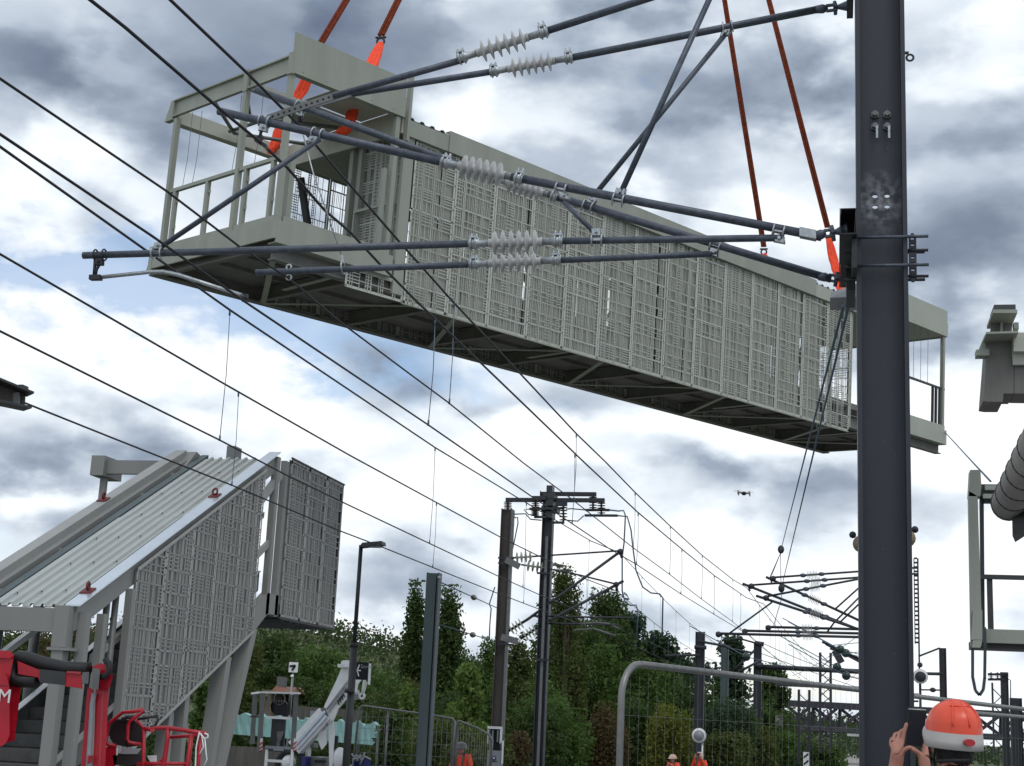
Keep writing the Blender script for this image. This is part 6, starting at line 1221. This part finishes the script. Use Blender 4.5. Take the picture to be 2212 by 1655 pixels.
def body_joints(arms, cloth=1, arm_reg=1):
    """standing adult facing +Y, feet at z 0; arms: for side in (-1,1): elbow, wrist, hand direction"""
    J = {'pelvis': ((0, 0, .98), .16, .12, 2), 'waist': ((0, 0, 1.12), .155, .115, cloth), 'chest': ((0, .0, 1.32), .185, .125, cloth), 'neckb': ((0, -.015, 1.47), .085, .08, cloth), 'neck': ((0, .0, 1.53), .062, .062, 0), 'jaw': ((0, .03, 1.60), .068, .075, 0), 'head': ((0, .02, 1.68), .078, .092, 0), 'crown': ((0, .01, 1.75), .06, .07, 0), 'nose': ((0, .125, 1.645), .012, .014, 0)}
    E = [('pelvis', 'waist'), ('waist', 'chest'), ('chest', 'neckb'), ('neckb', 'neck'), ('neck', 'jaw'), ('jaw', 'head'), ('head', 'crown'), ('head', 'nose')]
    for s, n in ((-1, 'l'), (1, 'r')):
        J['ear'+n] = ((s*.088, .0, 1.655), .012, .018, 0); E.append(('head', 'ear'+n))
        el, wr = arms[0 if s < 0 else 1][:2]
        J['sh'+n] = ((s*.19, -.01, 1.42), .075, .08, cloth); J['el'+n] = (el, .048, .05, arm_reg); J['wr'+n] = (wr, .032, .036, arm_reg)
        d = (V(wr)-V(el)).normalized(); ar_ = arms[0 if s < 0 else 1]; hd = ar_[2] if len(ar_) > 2 else d; hd = V(hd).normalized(); sd = hd.cross(V((0, 0, 1))) if abs(hd.z) < .9 else V((1, 0, 0)); sd.normalize()
        J['pm'+n] = (tuple(V(wr)+hd*.07), .03, .018, 0); E += [('chest', 'sh'+n), ('sh'+n, 'el'+n), ('el'+n, 'wr'+n), ('wr'+n, 'pm'+n)]
        for q, (o_, L) in enumerate(((-.028, .06), (-.009, .075), (.011, .07), (.03, .055))):
            J['fa%d%s' % (q, n)] = (tuple(V(wr)+hd*.115+sd*o_), .0095, .0095, 0); J['fb%d%s' % (q, n)] = (tuple(V(wr)+hd*(.115+L*.8)+sd*o_*1.1+V((0, 0, -.02))), .008, .008, 0); E += [('pm'+n, 'fa%d%s' % (q, n)), ('fa%d%s' % (q, n), 'fb%d%s' % (q, n))]
        J['th'+n] = (tuple(V(wr)+hd*.06-sd*.05*s), .011, .011, 0); E.append(('pm'+n, 'th'+n))
        J['hp'+n] = ((s*.095, 0, .90), .10, .105, 2); J['kn'+n] = ((s*.105, .02, .50), .066, .07, 2); J['an'+n] = ((s*.11, -.03, .09), .045, .05, 2); J['to'+n] = ((s*.12, .14, .035), .04, .032, 3); E += [('pelvis', 'hp'+n), ('hp'+n, 'kn'+n), ('kn'+n, 'an'+n), ('an'+n, 'to'+n)]
    return J, E
def helmet(parent, mtx, m1, m2, sc=1., band=.0, detail=False):
    vs = []; fs = []; mi = []; na, nr = 40, 14
    for i in range(nr+1):
        th = (i/nr)*1.72
        for k in range(na):
            ph = 2*math.pi*k/na; fx_, fy_ = math.cos(ph), math.sin(ph); r = math.sin(min(th, 1.57))*(1+.05*max(0, th-1.57)); z = math.cos(th)*(.148 if detail else .135)
            if detail:
                rg = 1+.035*math.exp(-((abs(fx_)-.0)/.22)**2)*(1 if i < 10 else .3)+.03*math.exp(-((abs(fx_)-.62)/.07)**2)*(1 if 2 < i < 11 else 0); r *= rg; z *= 1+.02*math.exp(-(fx_*math.sin(th)/.2)**2)
            x, y = fx_*.132*r, fy_*.155*r
            if i >= nr-1: x *= 1.03; y *= 1.03
            if i >= nr-1 and fy_ > .35: y += (.045 if i == nr else .03)*(fy_-.35)/.65
            if detail and i >= nr-2: z -= .062*(1 if fy_ < .2 else max(0, 1-(fy_-.2)*2))*(i-nr+3)/3
            vs.append(V((x, y, z))*sc)
    for i in range(nr):
        for k in range(na): fs.append((i*na+k, (i+1)*na+k, (i+1)*na+(k+1) % na, i*na+(k+1) % na)); mi.append(1 if (i >= nr-band) else 0)
    me = bpy.data.meshes.new('helmet'); me.from_pydata([tuple(v) for v in vs], [], fs); me.materials.append(M[m1]); me.materials.append(M[m2]); me.polygons.foreach_set('material_index', mi); me.polygons.foreach_set('use_smooth', [True]*len(fs))
    sdf = bpy.data.objects.new('helmet', me); COL.objects.link(sdf); sdf.parent = parent; sdf.matrix_local = mtx; md = sdf.modifiers.new('t', 'SOLIDIFY'); md.thickness = .006; INV[sdf.name] = INV[parent.name]; return sdf
def worker(label, px, ytop, Y, ang, arms, h1, extra=None):
    p = atY(px, ytop, Y); base = p.z-1.745; t = thing('person', label, 'person', mtx=Matrix.Translation(V((p.x, Y, base))) @ Matrix.Rotation(ang, 4, 'Z'), group=None)
    J, E = body_joints(arms)
    for k in ('neck', 'jaw', 'head', 'crown', 'nose', 'earl', 'earr'): (x_, y_, z_), a_, b_, g_ = J[k]; J[k] = ((x_, y_+.03, z_-(.085 if k != 'neck' else .03)), a_, b_, g_)
    INV[t.name] = t.matrix_world.inverted(); skin_mesh('body', J, E, None, ['skin', 'hivis', 'trousers', 'black'], t); helmet(t, Matrix.Translation((0, .04, 1.607)), h1, h1)
    for s in (-1, 1): MB().tube([(s*.09, .135, 1.05), (s*.095, .135, 1.3), (s*.10, .05, 1.50), (s*.10, -.11, 1.42), (s*.09, -.13, 1.05)], .022, 6).build('shoulder_strap', 'darkgrey', t, local=True)
    for s in (-1, 1): MB().ball((s*.032, .138, 1.59), .011, 8, 6).build('eye', 'black', t, local=True)
    return t
DOWN = (((-.27, .02, 1.14), (-.27, .14, .90)), ((.27, .02, 1.14), (.27, .14, .90)))
PHONE = (((-.25, .10, 1.22), (-.10, .32, 1.55), (.3, .1, 1)), ((.25, .10, 1.22), (.10, .32, 1.55), (-.3, .1, 1)))
worker('worker in orange vest and grey helmet left of the ticket validator', 999, 1602, 34, math.radians(165), DOWN, 'graycap')
w2 = worker('left of two distant orange workers under the round sign, pale helmet', 1455, 1629, 52, math.radians(150), (((-.27, .06, 1.18), (-.14, .28, 1.38), (.6, .3, .4)), ((.27, .02, 1.14), (.2, .22, 1.1))), 'helm_y')
w3 = worker('distant orange worker holding a black camera below the round sign', 1512, 1624, 52, math.radians(172), PHONE, 'helm_y'); cam_ = MB(); cam_.box((-.06, .16, 1.62), (.06, .28, 1.71)); cam_.lathe((0, .28, 1.66), (0, .36, 1.66), [(0, .04), (1, .045)], 10); 
_p = w3.matrix_world; cm = MB(); cm.v = [tuple(_p @ V(v)) for v in cam_.v]; cm.f = cam_.f; cm.mi = cam_.mi; cm.sm = cam_.sm; tag(cm.build('camera_body', 'black'), 'small black camera held up by the distant worker below the round sign', 'camera')
# the man filming in the foreground, seen from behind
Y = 7.0; hc = atY(2062, 1600, Y); base = .95; FA = math.radians(24)
t = thing('person', 'man in red-orange helmet filming with a phone, seen from behind at lower right', 'person', mtx=Matrix.Translation(V((hc.x, Y, base))) @ Matrix.Rotation(FA, 4, 'Z')); TI = t.matrix_world.inverted(); INV[t.name] = TI
g = lambda x, y, d=0: tuple(TI @ atY(1782+.19432*x, 1350+.19432*y, Y+.36+d))
J, E = body_joints(DOWN); dz = hc.z-base-1.655
up_ = ('neckb', 'neck', 'jaw', 'head', 'crown', 'nose', 'earl', 'earr', 'shl', 'shr', 'chest', 'waist')
for k in up_: (x, y, z), a_, b_, r_g = J[k]; J[k] = ((x, y, z+dz), a_, b_, r_g)
J['neck'] = (J['neck'][0], .07, .07, 0); J['jaw'] = (J['jaw'][0], .076, .08, 0)
for n in 'lr':
    for k in list(J):
        if k[-1] == n and (k[:2] in ('fa', 'fb') or k[:2] in ('pm', 'th')): del J[k]
E = [(a_, b_) for a_, b_ in E if a_ in J and b_ in J]
# left hand cradles the phone from the left, right hand from below right
J['wrl'] = (g(770, 1640), .034, .030, 0); J['ell'] = (g(700, 2050, -.12), .05, .05, 1); J['wrr'] = (g(1120, 1640, -.02), .034, .030, 0); J['elr'] = (g(1500, 2080, -.05), .05, .05, 1)
def fin(n, root, chain, r0=.0108):
    prev = root
    for i, c in enumerate(chain): J[n+str(i)] = (c, r0-.0009*i, r0-.0009*i, 0); E.append((prev, n+str(i))); prev = n+str(i)
J['pal'] = (g(790, 1480), .043, .03, 0); J['pbl'] = (g(800, 1375), .048, .026, 0); E += [('wrl', 'pal'), ('pal', 'pbl')]
fin('li', 'pbl', [g(865, 1285), g(880, 1195), g(912, 1085)]); fin('lm', 'pbl', [g(815, 1265, .03), g(835, 1190, .045), g(905, 1150, .05)]); fin('lr', 'pbl', [g(765, 1285, .035), g(775, 1215, .055), g(880, 1195, .06)]); fin('lp', 'pbl', [g(730, 1320, .03), g(745, 1260, .06), g(850, 1255, .065)]); fin('lt', 'pal', [g(870, 1400, -.015), g(935, 1360, -.02), g(1010, 1390, -.012)], .0125)
J['par'] = (g(1110, 1500), .034, .026, 0); J['pbr'] = (g(1115, 1400), .036, .022, 0); E += [('wrr', 'par'), ('par', 'pbr')]
fin('ri', 'pbr', [g(1130, 1310, .03), g(1125, 1225, .045), g(1090, 1160, .045)]); fin('rm', 'pbr', [g(1150, 1340, .035), g(1140, 1265, .055), g(1085, 1230, .055)]); fin('rr', 'pbr', [g(1150, 1380, .04), g(1130, 1320, .06), g(1075, 1290, .06)]); fin('rp', 'pbr', [g(1140, 1420, .04), g(1110, 1370, .06), g(1065, 1345, .06)]); fin('rt', 'par', [g(1060, 1440, -.02), g(1000, 1395, -.025), g(960, 1375, -.02)], .0125)
skin_mesh('body', J, E, None, ['skin', 'shirt', 'trousers', 'black'], t)
hz0 = 1.655+dz
hm = helmet(t, Matrix.Translation((0, .005, hz0+.045)) @ Matrix.Rotation(math.radians(5), 4, 'X'), 'helmet', 'helmetw', .90, 2, True)
for a0_ in (-.62, 0., .62):
    MB().tube([(math.sin(a0_)*.132*.93*math.sin(t_), .005-math.cos(a0_*.9)*.155*.935*math.sin(t_), hz0+.043+math.cos(t_)*.148*.92) for t_ in np.linspace(.15, 1.45, 9)], .003, 6).build('shell_ridge', 'helmet', t, local=True)
MB().tube([(math.sin(q_)*.132*.93*.62, .005-math.cos(q_)*.155*.935*.62, hz0+.043+.785*.148*.915) for q_ in np.linspace(-.75, .75, 9)], .003, 6).build('shell_ridge', 'helmet', t, local=True)
mb = MB(); 
em = [V((0, -.163, hz0-.015))]; c = V((-.012, -.160, hz0-.006)); n_ = V((.1, -1, -.05)).normalized(); mb.add([c+V((math.cos(a_)*.026, math.cos(a_)*.004, math.sin(a_)*.015)) for a_ in np.linspace(0, 6.283, 20, endpoint=False)]+[c+V((math.cos(a_)*.026, math.cos(a_)*.004+.02, math.sin(a_)*.015)) for a_ in np.linspace(0, 6.283, 20, endpoint=False)], [tuple(range(20))]+[(i, 20+i, 20+(i+1) % 20, (i+1) % 20) for i in range(20)]); o = mb.build('emblem', 'emblem', t, local=True)
# hair: short dark cap below the helmet, strap
mb = MB(); vs = []; nz, na = 9, 30
for i in range(nz):
    z = hz0+.06-.165*i/(nz-1); k = [1, 1.0, 1.0, .99, .97, .94, .89, .82, .74][i]
    for q in range(na+1):
        a_ = math.pi*(.93+1.14*q/na); jit = 1+.02*math.sin(q*5.1+i*3)+.012*math.sin(q*11+i*7); vs.append((math.cos(a_)*.090*k*jit, .012+math.sin(a_)*.112*k*jit, z+.004*math.sin(q*3.7)))
mb.add(vs, [(i*(na+1)+q, (i+1)*(na+1)+q, (i+1)*(na+1)+q+1, i*(na+1)+q+1) for i in range(nz-1) for q in range(na)], True); hr = mb.build('hair', 'hair', t, local=True); md = hr.modifiers.new('t', 'SOLIDIFY'); md.thickness = .02; md.offset = -1
mb = MB(); mb.tube([(-.105, .045, hz0), (-.10, .035, hz0-.06), (-.08, .055, hz0-.13)], .006, 6); mb.tube([(-.10, -.02, hz0), (-.098, .0, hz0-.06), (-.08, .045, hz0-.13)], .006, 6); mb.tube([(-.09, -.0, hz0-.09), (-.07, -.10, hz0-.085), (0, -.125, hz0-.08)], .008, 6); mb.obox((-.088, .03, hz0-.115), (.004, 0, 0), (0, .012, 0), (0, 0, .022)); mb.build('chin_strap', 'black', t, local=True)
# phone
f = lambda x, y, d=0: atY(1782+.19432*x, 1350+.19432*y, Y+.36+d)
ph = thing('phone', 'dark smartphone held up in front of the helmeted man', 'phone', f(1010, 1340)); mb = MB(); mb.prism([f(*p) for p in ((925, 940), (935, 922), (1120, 935), (1133, 955), (1085, 1355), (1070, 1365), (905, 1345), (897, 1325))], (0, .009, 0)); mb.build('case', 'black', ph)
mb = MB(); mb.prism([f(*p, -.001) for p in ((936, 965), (1122, 975), (1078, 1345), (908, 1325))], (0, .0008, 0)); mb.build('screen', 'screen', ph); mb = MB(); mb.tube([f(926, 935, -.001), f(1125, 948, -.001)], .0038, 6); mb.build('edge', 'galvl', ph)  # pale tube stands in for the highlight along the phone's top edge
